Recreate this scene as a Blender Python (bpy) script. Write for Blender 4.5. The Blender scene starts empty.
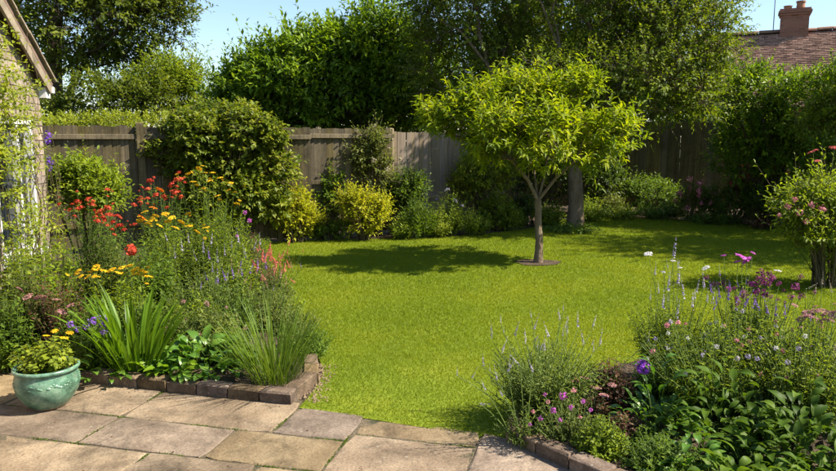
import bpy, math, random
import numpy as np
from mathutils import Vector, Matrix

# ------------------------------------------------------------------ camera, world, sun
F, CX, CY, H = 700.0, 418.0, 235.5, 1.65          # focal length in photo pixels, centre, eye height
P = math.atan((CY - 140.0) / F)                    # downward pitch (horizon at photo row 140)
sc = bpy.context.scene
COL = sc.collection
cam = bpy.data.objects.new('camera', bpy.data.cameras.new('camera')); COL.objects.link(cam)
cam.location = (0, 0, H); cam.rotation_euler = (math.pi / 2 - P, 0, 0)
cam.data.sensor_width = 36; cam.data.lens = 36 * F / 836.0; cam.data.clip_end = 2000
sc.camera = cam
SUN_EL, SUN_AZ = math.radians(47), math.radians(-8)  # azimuth: from +X (right) turned towards +Y (away)
world = bpy.data.worlds.new('World'); sc.world = world; world.use_nodes = True
wn = world.node_tree; sky = wn.nodes.new('ShaderNodeTexSky'); sky.sky_type = 'NISHITA'; sky.sun_disc = False
sky.sun_elevation = SUN_EL; sky.sun_rotation = math.pi / 2 - SUN_AZ
sky.air_density = 1.0; sky.dust_density = 0.3; sky.ozone_density = 2.0
wn.nodes['Background'].inputs[1].default_value = 0.085
wn.links.new(sky.outputs[0], wn.nodes['Background'].inputs[0])
sun = bpy.data.objects.new('sun', bpy.data.lights.new('sun', 'SUN')); COL.objects.link(sun)
sun.data.energy = 5.0; sun.data.angle = math.radians(0.5); sun.data.color = (1.0, 0.91, 0.77)
SD = Vector((math.cos(SUN_EL) * math.cos(SUN_AZ), math.cos(SUN_EL) * math.sin(SUN_AZ), math.sin(SUN_EL)))
sun.rotation_euler = SD.to_track_quat('Z', 'Y').to_euler(); sun.location = SD * 40
vs = sc.view_settings; vs.view_transform = 'Standard'; vs.look = 'None'; vs.gamma = 1; vs.exposure = 1.38
vs.use_curve_mapping = False
cy = sc.cycles; cy.max_bounces = 8; cy.diffuse_bounces = 3; cy.glossy_bounces = 2; cy.transmission_bounces = 4
cy.transparent_max_bounces = 4; cy.use_denoising = True; cy.caustics_reflective = False; cy.caustics_refractive = False

# ------------------------------------------------------------------ helpers
def ray(px, py):
    x = (px - CX) / F; y = -(py - CY) / F
    return np.array((x, math.cos(P) + y * math.sin(P), -math.sin(P) + y * math.cos(P)))
def at(px, py, Y):
    d = ray(px, py); t = Y / d[1]
    return np.array((d[0] * t, Y, H + d[2] * t))
def gnd(px, py, z=0.0):
    d = ray(px, py); t = (z - H) / d[2]
    return np.array((d[0] * t, d[1] * t, z))
PA = math.atan(0.246)                               # the patio's own axes: u away, v right
def uv(u, v, z=0.0): return np.array((u * math.sin(PA) + v * math.cos(PA), u * math.cos(PA) - v * math.sin(PA), z))
def nrm(a): return a / np.maximum(np.linalg.norm(a, axis=-1, keepdims=True), 1e-9)
RNG = np.random.default_rng

def tag(o, label=None, cat=None, group=None, kind=None):
    if label: o['label'] = label
    if cat: o['category'] = cat
    if group: o['group'] = group
    if kind: o['kind'] = kind
    return o
def empty(name, loc, label=None, cat=None, group=None):
    o = bpy.data.objects.new(name, None); COL.objects.link(o); o.location = Vector(loc); o.empty_display_size = .1
    return tag(o, label, cat, group)
def mesh_tri(name, V, T, mat, tint=None, smooth=False, nside=3):
    me = bpy.data.meshes.new(name); V = np.asarray(V, np.float32); T = np.asarray(T, np.int32)
    me.vertices.add(len(V)); me.vertices.foreach_set('co', V.ravel())
    me.loops.add(T.size); me.loops.foreach_set('vertex_index', T.ravel())
    me.polygons.add(len(T)); me.polygons.foreach_set('loop_start', np.arange(0, T.size, T.shape[1], dtype=np.int32))
    if smooth: me.polygons.foreach_set('use_smooth', np.ones(len(T), bool))
    me.update(calc_edges=True)
    if tint is not None:
        a = me.attributes.new('tint', 'FLOAT', 'POINT'); a.data.foreach_set('value', np.asarray(tint, np.float32))
    if mat: me.materials.append(mat)
    return me
def put(name, me, parent=None, loc=(0, 0, 0), rot=None, scale=None, kind=None):
    o = bpy.data.objects.new(name, me); COL.objects.link(o); o.location = Vector(loc)
    if rot is not None: o.rotation_euler = rot
    if scale is not None: o.scale = (scale,) * 3 if np.isscalar(scale) else scale
    if parent: o.parent = parent
    if kind: o['kind'] = kind
    return o
def origin(parent): 
    return np.array(parent.location) if parent else np.zeros(3)
def obj_tri(name, V, T, mat, parent=None, tint=None, smooth=False, kind=None):
    V = np.asarray(V) - origin(parent)
    return put(name, mesh_tri(name, V, T, mat, tint, smooth), parent, kind=kind)
def poly_mesh(name, V, faces, mat, smooth=False):
    me = bpy.data.meshes.new(name); me.from_pydata([tuple(map(float, v)) for v in V], [], faces); me.update()
    if mat: me.materials.append(mat)
    if smooth:
        for p in me.polygons: p.use_smooth = True
    return me
def box_data(x0, x1, y0, y1, z0, z1, b=0.0):
    """box; with b > 0 its long edges on the top and front are cut back by b"""
    if b <= 0:
        V = [(x, y, z) for z in (z0, z1) for y in (y0, y1) for x in (x0, x1)]
        return V, [(0, 2, 3, 1), (4, 5, 7, 6), (0, 1, 5, 4), (2, 6, 7, 3), (0, 4, 6, 2), (1, 3, 7, 5)]
    V = []
    for s, z in ((0, z0), (0, z1 - b), (b, z1)):
        V += [(x0 + s, y0 + s, z), (x1 - s, y0 + s, z), (x1 - s, y1 - s, z), (x0 + s, y1 - s, z)]
    fs = [(3, 2, 1, 0), (8, 9, 10, 11)]
    for k in (0, 4):
        for i in range(4): fs.append((k + i, k + (i + 1) % 4, k + 4 + (i + 1) % 4, k + 4 + i))
    return V, fs
def box(name, x0, x1, y0, y1, z0, z1, mat, parent=None, b=0.0, loc=(0, 0, 0), rot=None, kind=None):
    V, fs = box_data(x0, x1, y0, y1, z0, z1, b)
    return put(name, poly_mesh(name, V, fs, mat), parent, loc, rot, kind=kind)

# tubes from curves: pts (N,K,3), radii (N,K)
def tubes(pts, rad, sides=4):
    pts = np.asarray(pts, float); rad = np.asarray(rad, float)
    N, K, _ = pts.shape
    tg = np.gradient(pts, axis=1); tg = nrm(tg)
    ref = np.where(np.abs(tg[..., 2:3]) > .9, np.array((1., 0, 0)), np.array((0, 0, 1.)))
    e1 = nrm(np.cross(tg, ref)); e2 = np.cross(tg, e1)
    a = np.arange(sides) * 2 * math.pi / sides
    V = pts[:, :, None] + rad[:, :, None, None] * (e1[:, :, None] * np.cos(a)[:, None] + e2[:, :, None] * np.sin(a)[:, None])
    idx = np.arange(N * K * sides).reshape(N, K, sides)
    q = np.stack([idx[:, :-1], np.roll(idx, -1, 2)[:, :-1], np.roll(idx, -1, 2)[:, 1:], idx[:, 1:]], -1).reshape(-1, 4)
    T = np.concatenate([q[:, [0, 1, 2]], q[:, [0, 2, 3]]])
    return V.reshape(-1, 3), T

TM = {  # leaf shapes: x across, y along, z out of the blade
 'd2': ([(0, 0, 0), (.5, .45, .10), (0, 1, -.06), (-.5, .45, .10)], [(0, 1, 2), (0, 2, 3)]),
 'l4': ([(0, 0, 0), (.5, .40, .09), (0, 1, -.14), (-.5, .40, .09), (0, .5, 0)], [(0, 1, 4), (1, 2, 4), (2, 3, 4), (3, 0, 4)]),
 'l6': ([(0, 0, 0), (.40, .22, .05), (.46, .58, .06), (0, 1, -.16), (-.46, .58, .06), (-.40, .22, .05), (0, .45, -.03)],
        [(0, 1, 6), (1, 2, 6), (2, 3, 6), (3, 4, 6), (4, 5, 6), (5, 0, 6)]),
 'ivy': ([(0, 0, 0), (.5, .12, .04), (.30, .45, .05), (0, 1, -.1), (-.30, .45, .05), (-.5, .12, .04)],
        [(0, 1, 2), (0, 2, 3), (0, 3, 4), (0, 4, 5)]),
 'b1': ([(-.5, 0, 0), (.5, 0, 0), (0, 1, 0)], [(0, 1, 2)]),
 'b3': ([(-.35, 0, 0), (.35, 0, 0), (.5, .5, -.02), (-.5, .5, -.02), (0, 1, -.18)], [(0, 1, 2), (0, 2, 3), (3, 2, 4)]),
}
def leaves(pos, dr, up, ln, wd, tm, tint):
    tv, tt = TM[tm]; tv = np.array(tv); tt = np.array(tt); k = len(tv); N = len(pos)
    dr = nrm(dr); B = nrm(np.cross(dr, up)); Nn = np.cross(B, dr)
    V = pos[:, None] + B[:, None] * (tv[:, 0] * wd[:, None])[..., None] + dr[:, None] * (tv[:, 1] * ln[:, None])[..., None] \
        + Nn[:, None] * (tv[:, 2] * ln[:, None])[..., None]
    T = (tt[None] + (np.arange(N) * k)[:, None, None]).reshape(-1, 3)
    return V.reshape(-1, 3), T, np.repeat(tint, k)
def join(parts):
    Vs, Ts, Cs, o = [], [], [], 0
    for p in parts:
        Vs.append(p[0]); Ts.append(p[1] + o); o += len(p[0])
        Cs.append(p[2] if len(p) > 2 else np.full(len(p[0]), .5))
    return np.concatenate(Vs), np.concatenate(Ts), np.concatenate(Cs)

def shoots(rng, org, dr, L, nl, ll, wr, op=60, droop=.15, tm='l4', tint0=None, upz=.6, tip=.35, jit=.25):
    """leaves set spirally along straight shoots"""
    N = len(org); dr = nrm(dr)
    j = np.arange(nl)
    s = ((j[None] + rng.uniform(.2, .8, (N, nl))) / nl) * L[:, None]
    ref = np.where(np.abs(dr[:, 2:3]) > .9, np.array((1., 0, 0)), np.array((0, 0, 1.)))
    e1 = nrm(np.cross(dr, ref)); e2 = np.cross(dr, e1)
    az = j[None] * 2.4 + rng.uniform(0, 6.28, (N, 1)) + rng.normal(0, .3, (N, nl))
    lat = e1[:, None] * np.cos(az)[..., None] + e2[:, None] * np.sin(az)[..., None]
    o = np.radians(op) * (1 - .55 * j / nl)[None] * rng.uniform(.8, 1.2, (N, nl))
    D = dr[:, None] * np.cos(o)[..., None] + lat * np.sin(o)[..., None]
    D = D + rng.normal(0, jit * .5, D.shape); D[..., 2] -= droop * rng.uniform(.3, 1.5, (N, nl))
    up = dr[:, None] * .6 + np.array((.25, 0, upz + .3)) + rng.normal(0, jit, D.shape)
    pos = org[:, None] + dr[:, None] * s[..., None]
    ln = ll * rng.uniform(.65, 1.25, (N, nl)) * (1 - tip * (j / nl))[None]
    t0 = rng.uniform(0, 1, N) if tint0 is None else tint0
    tint = np.clip(t0[:, None] * .6 + rng.uniform(0, .4, (N, nl)) , 0, 1)
    return leaves(pos.reshape(-1, 3), D.reshape(-1, 3), up.reshape(-1, 3), ln.ravel(), (ln * wr).ravel(), tm, tint.ravel())
def twigs(org, tip, r, sides=3):
    return tubes(np.stack([org, tip], 1), np.stack([np.full(len(org), r), np.full(len(org), r * .5)], 1), sides)

def sph(rng, n):
    return nrm(rng.normal(0, 1, (n, 3)))
def sample_lumps(rng, lumps, n, low=.5, inner=.2):
    """points in the outer skin of a set of ellipsoids + outward directions; low = chance to keep the underside"""
    C = np.array([l[0] for l in lumps]); R = np.array([np.broadcast_to(l[1], 3) for l in lumps], float)
    w = (R.prod(1)) ** (2 / 3); w /= w.sum()
    out_p, out_d = [], []
    tot = 0
    while tot < n:
        m = n * 2
        k = rng.choice(len(C), m, p=w); u = sph(rng, m)
        fr = np.where(rng.random(m) < inner, rng.uniform(.25, .7, m), rng.uniform(.72, 1.03, m))
        p = C[k] + u * R[k] * fr[:, None]
        keep = (u[:, 2] > -.25) | (rng.random(m) < low)
        for c, r in zip(C, R):                       # drop points deep inside another lump
            q = (((p - c) / r) ** 2).sum(1)
            keep &= ~((q < .35) & (rng.random(m) > inner))
        keep &= p[:, 2] > .02
        p = p[keep]; d = nrm(u[keep] / R[k[keep]])
        out_p.append(p); out_d.append(d); tot += len(p)
        if len(out_p) > 20: break
    return np.concatenate(out_p)[:n], np.concatenate(out_d)[:n]
def sublumps(rng, c, r, n, fr=(.28, .48), low=-.3):
    c = np.array(c); r = np.broadcast_to(np.array(r, float), 3)
    L = [(c, r * .72)]
    while len(L) < n + 1:
        u = sph(rng, 1)[0]
        if u[2] < low: continue
        s = rng.uniform(*fr)
        L.append((c + u * r * (1 - s * .8), np.full(3, r.mean() * .4 + .0) * s / .48 + r * s * .5))
    return L
def ell(px, py, Y, w, h, dep):
    return at(px, py, Y), np.array((w / 2 * Y / F, dep, h / 2 * Y / F))

# ------------------------------------------------------------------ materials
def newmat(name):
    m = bpy.data.materials.new(name); m.use_nodes = True
    nt = m.node_tree; b = nt.nodes['Principled BSDF']; return m, nt, b
def N(nt, t, **k):
    n = nt.nodes.new(t)
    for a, v in k.items(): setattr(n, a, v)
    return n
def ramp(nt, cols, pos=None):
    r = nt.nodes.new('ShaderNodeValToRGB'); e = r.color_ramp.elements
    pos = pos or [i / (len(cols) - 1) for i in range(len(cols))]
    while len(e) < len(cols): e.new(.5)
    for i, (c, p) in enumerate(zip(cols, pos)): e[i].position = p; e[i].color = (*c, 1)
    return r
LEAF = {}
def leaf(name, c0, c1, c2, tr=.40, rough=.5, spec=.2, warm=(1.15, 1.1, .5)):
    if name in LEAF: return LEAF[name]
    m, nt, b = newmat('leaf_' + name)
    a = N(nt, 'ShaderNodeAttribute', attribute_name='tint')
    r = ramp(nt, [c0, c1, c2], [0, .5, 1]); nt.links.new(a.outputs['Fac'], r.inputs[0])
    b.inputs['Roughness'].default_value = rough; b.inputs['Specular IOR Level'].default_value = spec
    nt.links.new(r.outputs[0], b.inputs['Base Color'])
    mx = N(nt, 'ShaderNodeMix', data_type='RGBA', blend_type='MULTIPLY'); mx.inputs[0].default_value = 1
    nt.links.new(r.outputs[0], mx.inputs[6]); mx.inputs[7].default_value = (warm[0] * 1.45, warm[1] * 1.45, warm[2] * 1.3, 1)
    t = N(nt, 'ShaderNodeBsdfTranslucent'); nt.links.new(mx.outputs[2], t.inputs[0])
    s = N(nt, 'ShaderNodeMixShader'); s.inputs[0].default_value = tr
    nt.links.new(b.outputs[0], s.inputs[1]); nt.links.new(t.outputs[0], s.inputs[2])
    nt.links.new(s.outputs[0], nt.nodes['Material Output'].inputs[0])
    LEAF[name] = m; return m
def petal(name, c0, c1, tr=.3):
    c0 = tuple(x * .9 for x in c0); c1 = tuple(x * .95 for x in c1)
    m = leaf('petal_' + name, c0, tuple((x + y) / 2 for x, y in zip(c0, c1)), c1, tr, .6, .2, (1, 1, 1))
    nt = m.node_tree; oi = N(nt, 'ShaderNodeObjectInfo'); at_ = [n for n in nt.nodes if n.type == 'ATTRIBUTE'][0]; rp = [n for n in nt.nodes if n.type == 'VALTORGB'][0]
    mr = N(nt, 'ShaderNodeMath', operation='MULTIPLY_ADD'); mr.inputs[1].default_value = 1.1; mr.inputs[2].default_value = -.5; nt.links.new(oi.outputs['Random'], mr.inputs[0])
    ad = N(nt, 'ShaderNodeMath', operation='ADD', use_clamp=True); nt.links.new(mr.outputs[0], ad.inputs[0]); nt.links.new(at_.outputs['Fac'], ad.inputs[1]); nt.links.new(ad.outputs[0], rp.inputs[0])
    return m
def rough_mat(name, cols, scale=6, detail=8, rough=.85, bump=.3, stretch=(1, 1, 1), obj_var=.0, coord='Object', bscale=None, spec=.25, pos=None, dist=0.02, island=False):
    m, nt, b = newmat(name)
    tc = N(nt, 'ShaderNodeTexCoord'); mp = N(nt, 'ShaderNodeMapping'); mp.inputs['Scale'].default_value = stretch
    if coord == 'World':
        g = N(nt, 'ShaderNodeNewGeometry'); nt.links.new(g.outputs['Position'], mp.inputs[0])
    else: nt.links.new(tc.outputs[coord], mp.inputs[0])
    oi = N(nt, 'ShaderNodeObjectInfo')
    if coord != 'World':
        sh = N(nt, 'ShaderNodeVectorMath', operation='SCALE'); sh.inputs[3].default_value = 37.0
        cb = N(nt, 'ShaderNodeCombineXYZ')
        for i in range(3): nt.links.new(oi.outputs['Random'], cb.inputs[i])
        nt.links.new(cb.outputs[0], sh.inputs[0]); nt.links.new(sh.outputs[0], mp.inputs[1])
    n = N(nt, 'ShaderNodeTexNoise'); n.inputs['Scale'].default_value = scale; n.inputs['Detail'].default_value = detail
    n.inputs['Roughness'].default_value = .65
    nt.links.new(mp.outputs[0], n.inputs['Vector'])
    r = ramp(nt, cols, pos or [.25 + .5 * i / (len(cols) - 1) for i in range(len(cols))])
    nt.links.new(n.outputs[0], r.inputs[0])
    col = r.outputs[0]
    if obj_var:
        hs = N(nt, 'ShaderNodeHueSaturation')
        mr = N(nt, 'ShaderNodeMapRange'); mr.inputs['To Min'].default_value = 1 - obj_var; mr.inputs['To Max'].default_value = 1 + obj_var
        nt.links.new(oi.outputs['Random'], mr.inputs[0]); nt.links.new(mr.outputs[0], hs.inputs['Value'])
        w = N(nt, 'ShaderNodeTexWhiteNoise', noise_dimensions='1D'); nt.links.new(oi.outputs['Random'], w.inputs['W'])
        m2 = N(nt, 'ShaderNodeMapRange'); m2.inputs['To Min'].default_value = 1 - obj_var; m2.inputs['To Max'].default_value = 1 + obj_var
        nt.links.new(w.outputs[0], m2.inputs[0]); nt.links.new(m2.outputs[0], hs.inputs['Saturation'])
        m3 = N(nt, 'ShaderNodeMapRange'); m3.inputs['To Min'].default_value = .5 - obj_var * .05; m3.inputs['To Max'].default_value = .5 + obj_var * .05
        nt.links.new(w.outputs[0], m3.inputs[0]); nt.links.new(m3.outputs[0], hs.inputs['Hue'])
        nt.links.new(col, hs.inputs['Color']); col = hs.outputs[0]
    nt.links.new(col, b.inputs['Base Color'])
    b.inputs['Roughness'].default_value = rough; b.inputs['Specular IOR Level'].default_value = spec
    if bump:
        n2 = N(nt, 'ShaderNodeTexNoise'); n2.inputs['Scale'].default_value = bscale or scale * 6; n2.inputs['Detail'].default_value = 6
        nt.links.new(mp.outputs[0], n2.inputs['Vector'])
        bp = N(nt, 'ShaderNodeBump'); bp.inputs['Strength'].default_value = bump; bp.inputs['Distance'].default_value = dist
        nt.links.new(n2.outputs[0], bp.inputs['Height']); nt.links.new(bp.outputs[0], b.inputs['Normal'])
    return m
def plain(name, c, rough=.5, spec=.4, metal=0):
    m, nt, b = newmat(name); b.inputs['Base Color'].default_value = (*c, 1); b.inputs['Roughness'].default_value = rough
    b.inputs['Specular IOR Level'].default_value = spec; b.inputs['Metallic'].default_value = metal; return m

M = {}
M['soil'] = rough_mat('soil', [(.035, .024, .015), (.075, .052, .033), (.13, .092, .06)], 9, bump=1.0, coord='World', dist=.04)
M['ground'] = rough_mat('ground', [(.03, .05, .015), (.06, .07, .03)], 3, coord='World')
M['lawn'] = rough_mat('lawn', [(.08, .125, .007), (.135, .18, .009), (.20, .22, .015)], 1.6, 10, .9, .6, coord='World', bscale=60)
M['slab'] = rough_mat('slab_sandstone', [(.095, .068, .044), (.17, .125, .08), (.235, .178, .117), (.30, .235, .16)], 3.2, 12, .88, .85, obj_var=.24, bscale=22, dist=.010, pos=[.22, .42, .58, .78])
def weather(m, amount=.45, scale=2.2, spots=True):
    """stains, lichen spots and pits over an existing rough material"""
    nt = m.node_tree; b = nt.nodes['Principled BSDF']; src = b.inputs['Base Color'].links[0].from_socket
    g = N(nt, 'ShaderNodeNewGeometry')
    n1 = N(nt, 'ShaderNodeTexNoise'); n1.inputs['Scale'].default_value = scale; n1.inputs['Detail'].default_value = 12; n1.inputs['Roughness'].default_value = .72; n1.inputs['Distortion'].default_value = .6
    nt.links.new(g.outputs['Position'], n1.inputs['Vector'])
    r1 = ramp(nt, [(1 - amount,) * 3, (1, 1, 1), (1.12, 1.1, 1.06)], [.34, .52, .7]); nt.links.new(n1.outputs[0], r1.inputs[0])
    mx = N(nt, 'ShaderNodeMix', data_type='RGBA', blend_type='MULTIPLY'); mx.inputs[0].default_value = 1
    nt.links.new(src, mx.inputs[6]); nt.links.new(r1.outputs[0], mx.inputs[7]); col = mx.outputs[2]
    n3 = N(nt, 'ShaderNodeTexNoise'); n3.inputs['Scale'].default_value = 90; n3.inputs['Detail'].default_value = 4
    nt.links.new(g.outputs['Position'], n3.inputs['Vector'])
    r3 = ramp(nt, [(.62, .6, .58), (1, 1, 1), (1.25, 1.24, 1.2)], [.32, .5, .70]); nt.links.new(n3.outputs[0], r3.inputs[0])
    m3 = N(nt, 'ShaderNodeMix', data_type='RGBA', blend_type='MULTIPLY'); m3.inputs[0].default_value = .8
    nt.links.new(col, m3.inputs[6]); nt.links.new(r3.outputs[0], m3.inputs[7]); col = m3.outputs[2]
    if spots:
        v = N(nt, 'ShaderNodeTexVoronoi'); v.inputs['Scale'].default_value = 16; v.inputs['Randomness'].default_value = 1
        nt.links.new(g.outputs['Position'], v.inputs['Vector'])
        mr = N(nt, 'ShaderNodeMapRange'); mr.inputs['From Min'].default_value = .16; mr.inputs['From Max'].default_value = .08
        nt.links.new(v.outputs['Distance'], mr.inputs[0])
        gt = N(nt, 'ShaderNodeMath', operation='GREATER_THAN'); gt.inputs[1].default_value = .62; nt.links.new(v.outputs['Color'], gt.inputs[0])
        ml = N(nt, 'ShaderNodeMath', operation='MULTIPLY'); nt.links.new(mr.outputs[0], ml.inputs[0]); nt.links.new(gt.outputs[0], ml.inputs[1])
        mk = N(nt, 'ShaderNodeMath', operation='MULTIPLY'); mk.inputs[1].default_value = .45; nt.links.new(ml.outputs[0], mk.inputs[0])
        m4 = N(nt, 'ShaderNodeMix', data_type='RGBA'); m4.inputs[7].default_value = (.30, .28, .22, 1)
        nt.links.new(mk.outputs[0], m4.inputs[0]); nt.links.new(col, m4.inputs[6]); col = m4.outputs[2]
    nt.links.new(col, b.inputs['Base Color']); return m
weather(M['slab'], .58, 2.8)
M['joint'] = rough_mat('joint_sand', [(.04, .045, .02), (.10, .08, .05), (.18, .14, .09)], 14, bump=.8, coord='World')
M['edge_brick'] = rough_mat('edging_brick', [(.06, .043, .029), (.135, .094, .06), (.23, .17, .115)], 9, 10, .9, .6, obj_var=.22, bscale=50, dist=.008)
weather(M['edge_brick'], .4, 6)
M['wall_brick'] = rough_mat('house_brick', [(.16, .125, .095), (.265, .21, .16), (.36, .30, .235)], 9, 8, .9, .5, obj_var=.22, bscale=50, dist=.006)
M['mortar'] = rough_mat('mortar', [(.20, .16, .12), (.33, .27, .21)], 20, bump=.5, coord='World')
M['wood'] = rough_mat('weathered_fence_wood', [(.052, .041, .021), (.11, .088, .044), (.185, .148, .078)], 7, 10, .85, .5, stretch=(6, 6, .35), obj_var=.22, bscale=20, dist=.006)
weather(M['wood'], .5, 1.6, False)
M['wood_lit'] = rough_mat('sunlit_toned_fence_wood', [(.11, .085, .058), (.20, .155, .108), (.28, .22, .16)], 7, 10, .85, .5, stretch=(6, 6, .35), obj_var=.2, bscale=20, dist=.006)  # lighter fence wood, with the sunlight on the boards put into its colour
M['bark'] = rough_mat('bark', [(.035, .025, .018), (.085, .062, .044), (.15, .115, .08)], 10, 10, .95, 1.0, stretch=(1, 1, .35), coord='World', bscale=26, dist=.05)
M['bark_pale'] = rough_mat('bark_pale', [(.07, .05, .033), (.15, .11, .07), (.24, .185, .125)], 12, 10, .95, 1.0, stretch=(1, 1, .35), coord='World', bscale=40, dist=.03)
M['twig'] = rough_mat('twig', [(.06, .05, .025), (.12, .09, .05)], 8, bump=0, coord='World')
M['gstem'] = rough_mat('green_stem', [(.06, .10, .02), (.12, .17, .04)], 8, bump=0, coord='World', rough=.6)
M['white'] = plain('white_paint', (.62, .62, .6), .45)
M['barge'] = rough_mat('weathered_bargeboard', [(.13, .105, .075), (.22, .18, .13), (.31, .26, .19)], 7, 8, .85, .5, bscale=30, dist=.01)
M['rtile'] = None

def clay_tile():
    m, nt, b = newmat('clay_roof_tile'); a = N(nt, 'ShaderNodeAttribute', attribute_name='tint')
    r = ramp(nt, [(.14, .07, .048), (.28, .15, .10), (.42, .24, .165)]); nt.links.new(a.outputs['Fac'], r.inputs[0])
    nt.links.new(r.outputs[0], b.inputs['Base Color']); b.inputs['Roughness'].default_value = .9; return m
M['rtile'] = clay_tile()
def brick_far(name, c1, c2, mortar):
    m, nt, b = newmat(name); tc = N(nt, 'ShaderNodeTexCoord'); t = N(nt, 'ShaderNodeTexBrick')
    mp = N(nt, 'ShaderNodeMapping'); mp.inputs['Rotation'].default_value = (math.pi / 2, 0, 0)
    nt.links.new(tc.outputs['Object'], mp.inputs[0]); nt.links.new(mp.outputs[0], t.inputs['Vector'])
    t.inputs['Color1'].default_value = (*c1, 1); t.inputs['Color2'].default_value = (*c2, 1); t.inputs['Mortar'].default_value = (*mortar, 1)
    t.inputs['Scale'].default_value = 1; t.inputs['Brick Width'].default_value = .225; t.inputs['Row Height'].default_value = .075; t.inputs['Mortar Size'].default_value = .01
    nt.links.new(t.outputs[0], b.inputs['Base Color']); b.inputs['Roughness'].default_value = .9; return m
M['brick_red'] = brick_far('chimney_brick', (.24, .085, .048), (.36, .14, .08), (.24, .15, .105))

LF = dict(
 laurel=leaf('laurel', (.035, .075, .006), (.11, .19, .009), (.25, .34, .02), rough=.45, spec=.25),
 small=leaf('small', (.06, .105, .005), (.155, .215, .007), (.33, .355, .012), tr=.48),
 big=leaf('big', (.035, .06, .005), (.10, .15, .008), (.23, .275, .015), rough=.5, spec=.18),
 oak=leaf('oak', (.03, .05, .006), (.08, .115, .009), (.18, .21, .02)),
 ivy=leaf('ivy', (.035, .065, .006), (.12, .165, .010), (.29, .30, .045), rough=.45, spec=.25),
 gold=leaf('gold', (.13, .17, .008), (.30, .32, .012), (.48, .44, .025), tr=.42),
 hedge=leaf('hedge', (.10, .14, .012), (.20, .25, .02), (.32, .34, .03)),
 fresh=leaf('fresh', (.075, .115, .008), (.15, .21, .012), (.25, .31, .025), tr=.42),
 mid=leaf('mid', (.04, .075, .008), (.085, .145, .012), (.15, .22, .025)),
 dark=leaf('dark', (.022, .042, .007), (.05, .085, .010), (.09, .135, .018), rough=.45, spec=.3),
 olive=leaf('olive', (.06, .085, .02), (.12, .15, .03), (.20, .22, .05)),
 bronze=leaf('bronze', (.045, .028, .018), (.11, .055, .035), (.20, .11, .06), warm=(1.2, .8, .5)),
 silver=leaf('silver', (.07, .105, .016), (.13, .18, .03), (.22, .27, .06), tr=.38),
 strap=leaf('strap', (.06, .12, .008), (.12, .22, .012), (.20, .31, .02), tr=.45, rough=.4),
 chive=leaf('chive', (.05, .09, .010), (.095, .16, .016), (.16, .23, .03), tr=.35, rough=.45),
 broad=leaf('broad', (.05, .12, .012), (.09, .19, .02), (.15, .26, .03), tr=.4, rough=.35, spec=.5),
 broadk=leaf('broadk', (.032, .068, .007), (.066, .12, .010), (.11, .175, .018), tr=.38, rough=.5, spec=.14),
 grass=leaf('grass', (.08, .128, .007), (.152, .205, .010), (.255, .275, .018), tr=.45, rough=.5),
)
PT = dict(
 red=petal('red', (.40, .03, .015), (.66, .12, .05)), orange=petal('orange', (.6, .10, .01), (.8, .25, .02)),
 yellow=petal('yellow', (.55, .33, .008), (.80, .55, .02)), purple=petal('purple', (.16, .06, .40), (.33, .17, .62)),
 magenta=petal('magenta', (.38, .05, .36), (.62, .16, .56)), maroon=petal('maroon', (.13, .015, .085), (.28, .05, .19)),
 pink=petal('pink', (.55, .16, .24), (.75, .34, .38)), lilac=petal('lilac', (.34, .29, .46), (.55, .48, .62)),
 white=petal('white', (.62, .58, .62), (.80, .78, .78)), coral=petal('coral', (.50, .10, .09), (.68, .22, .18)),
 dusk=petal('dusk', (.30, .13, .14), (.48, .28, .24)), deep=petal('deep', (.09, .03, .30), (.19, .07, .48)),
 violet=petal('violet', (.26, .05, .50), (.45, .13, .70)), straw=petal('straw', (.35, .30, .20), (.5, .44, .32)),
)

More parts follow.
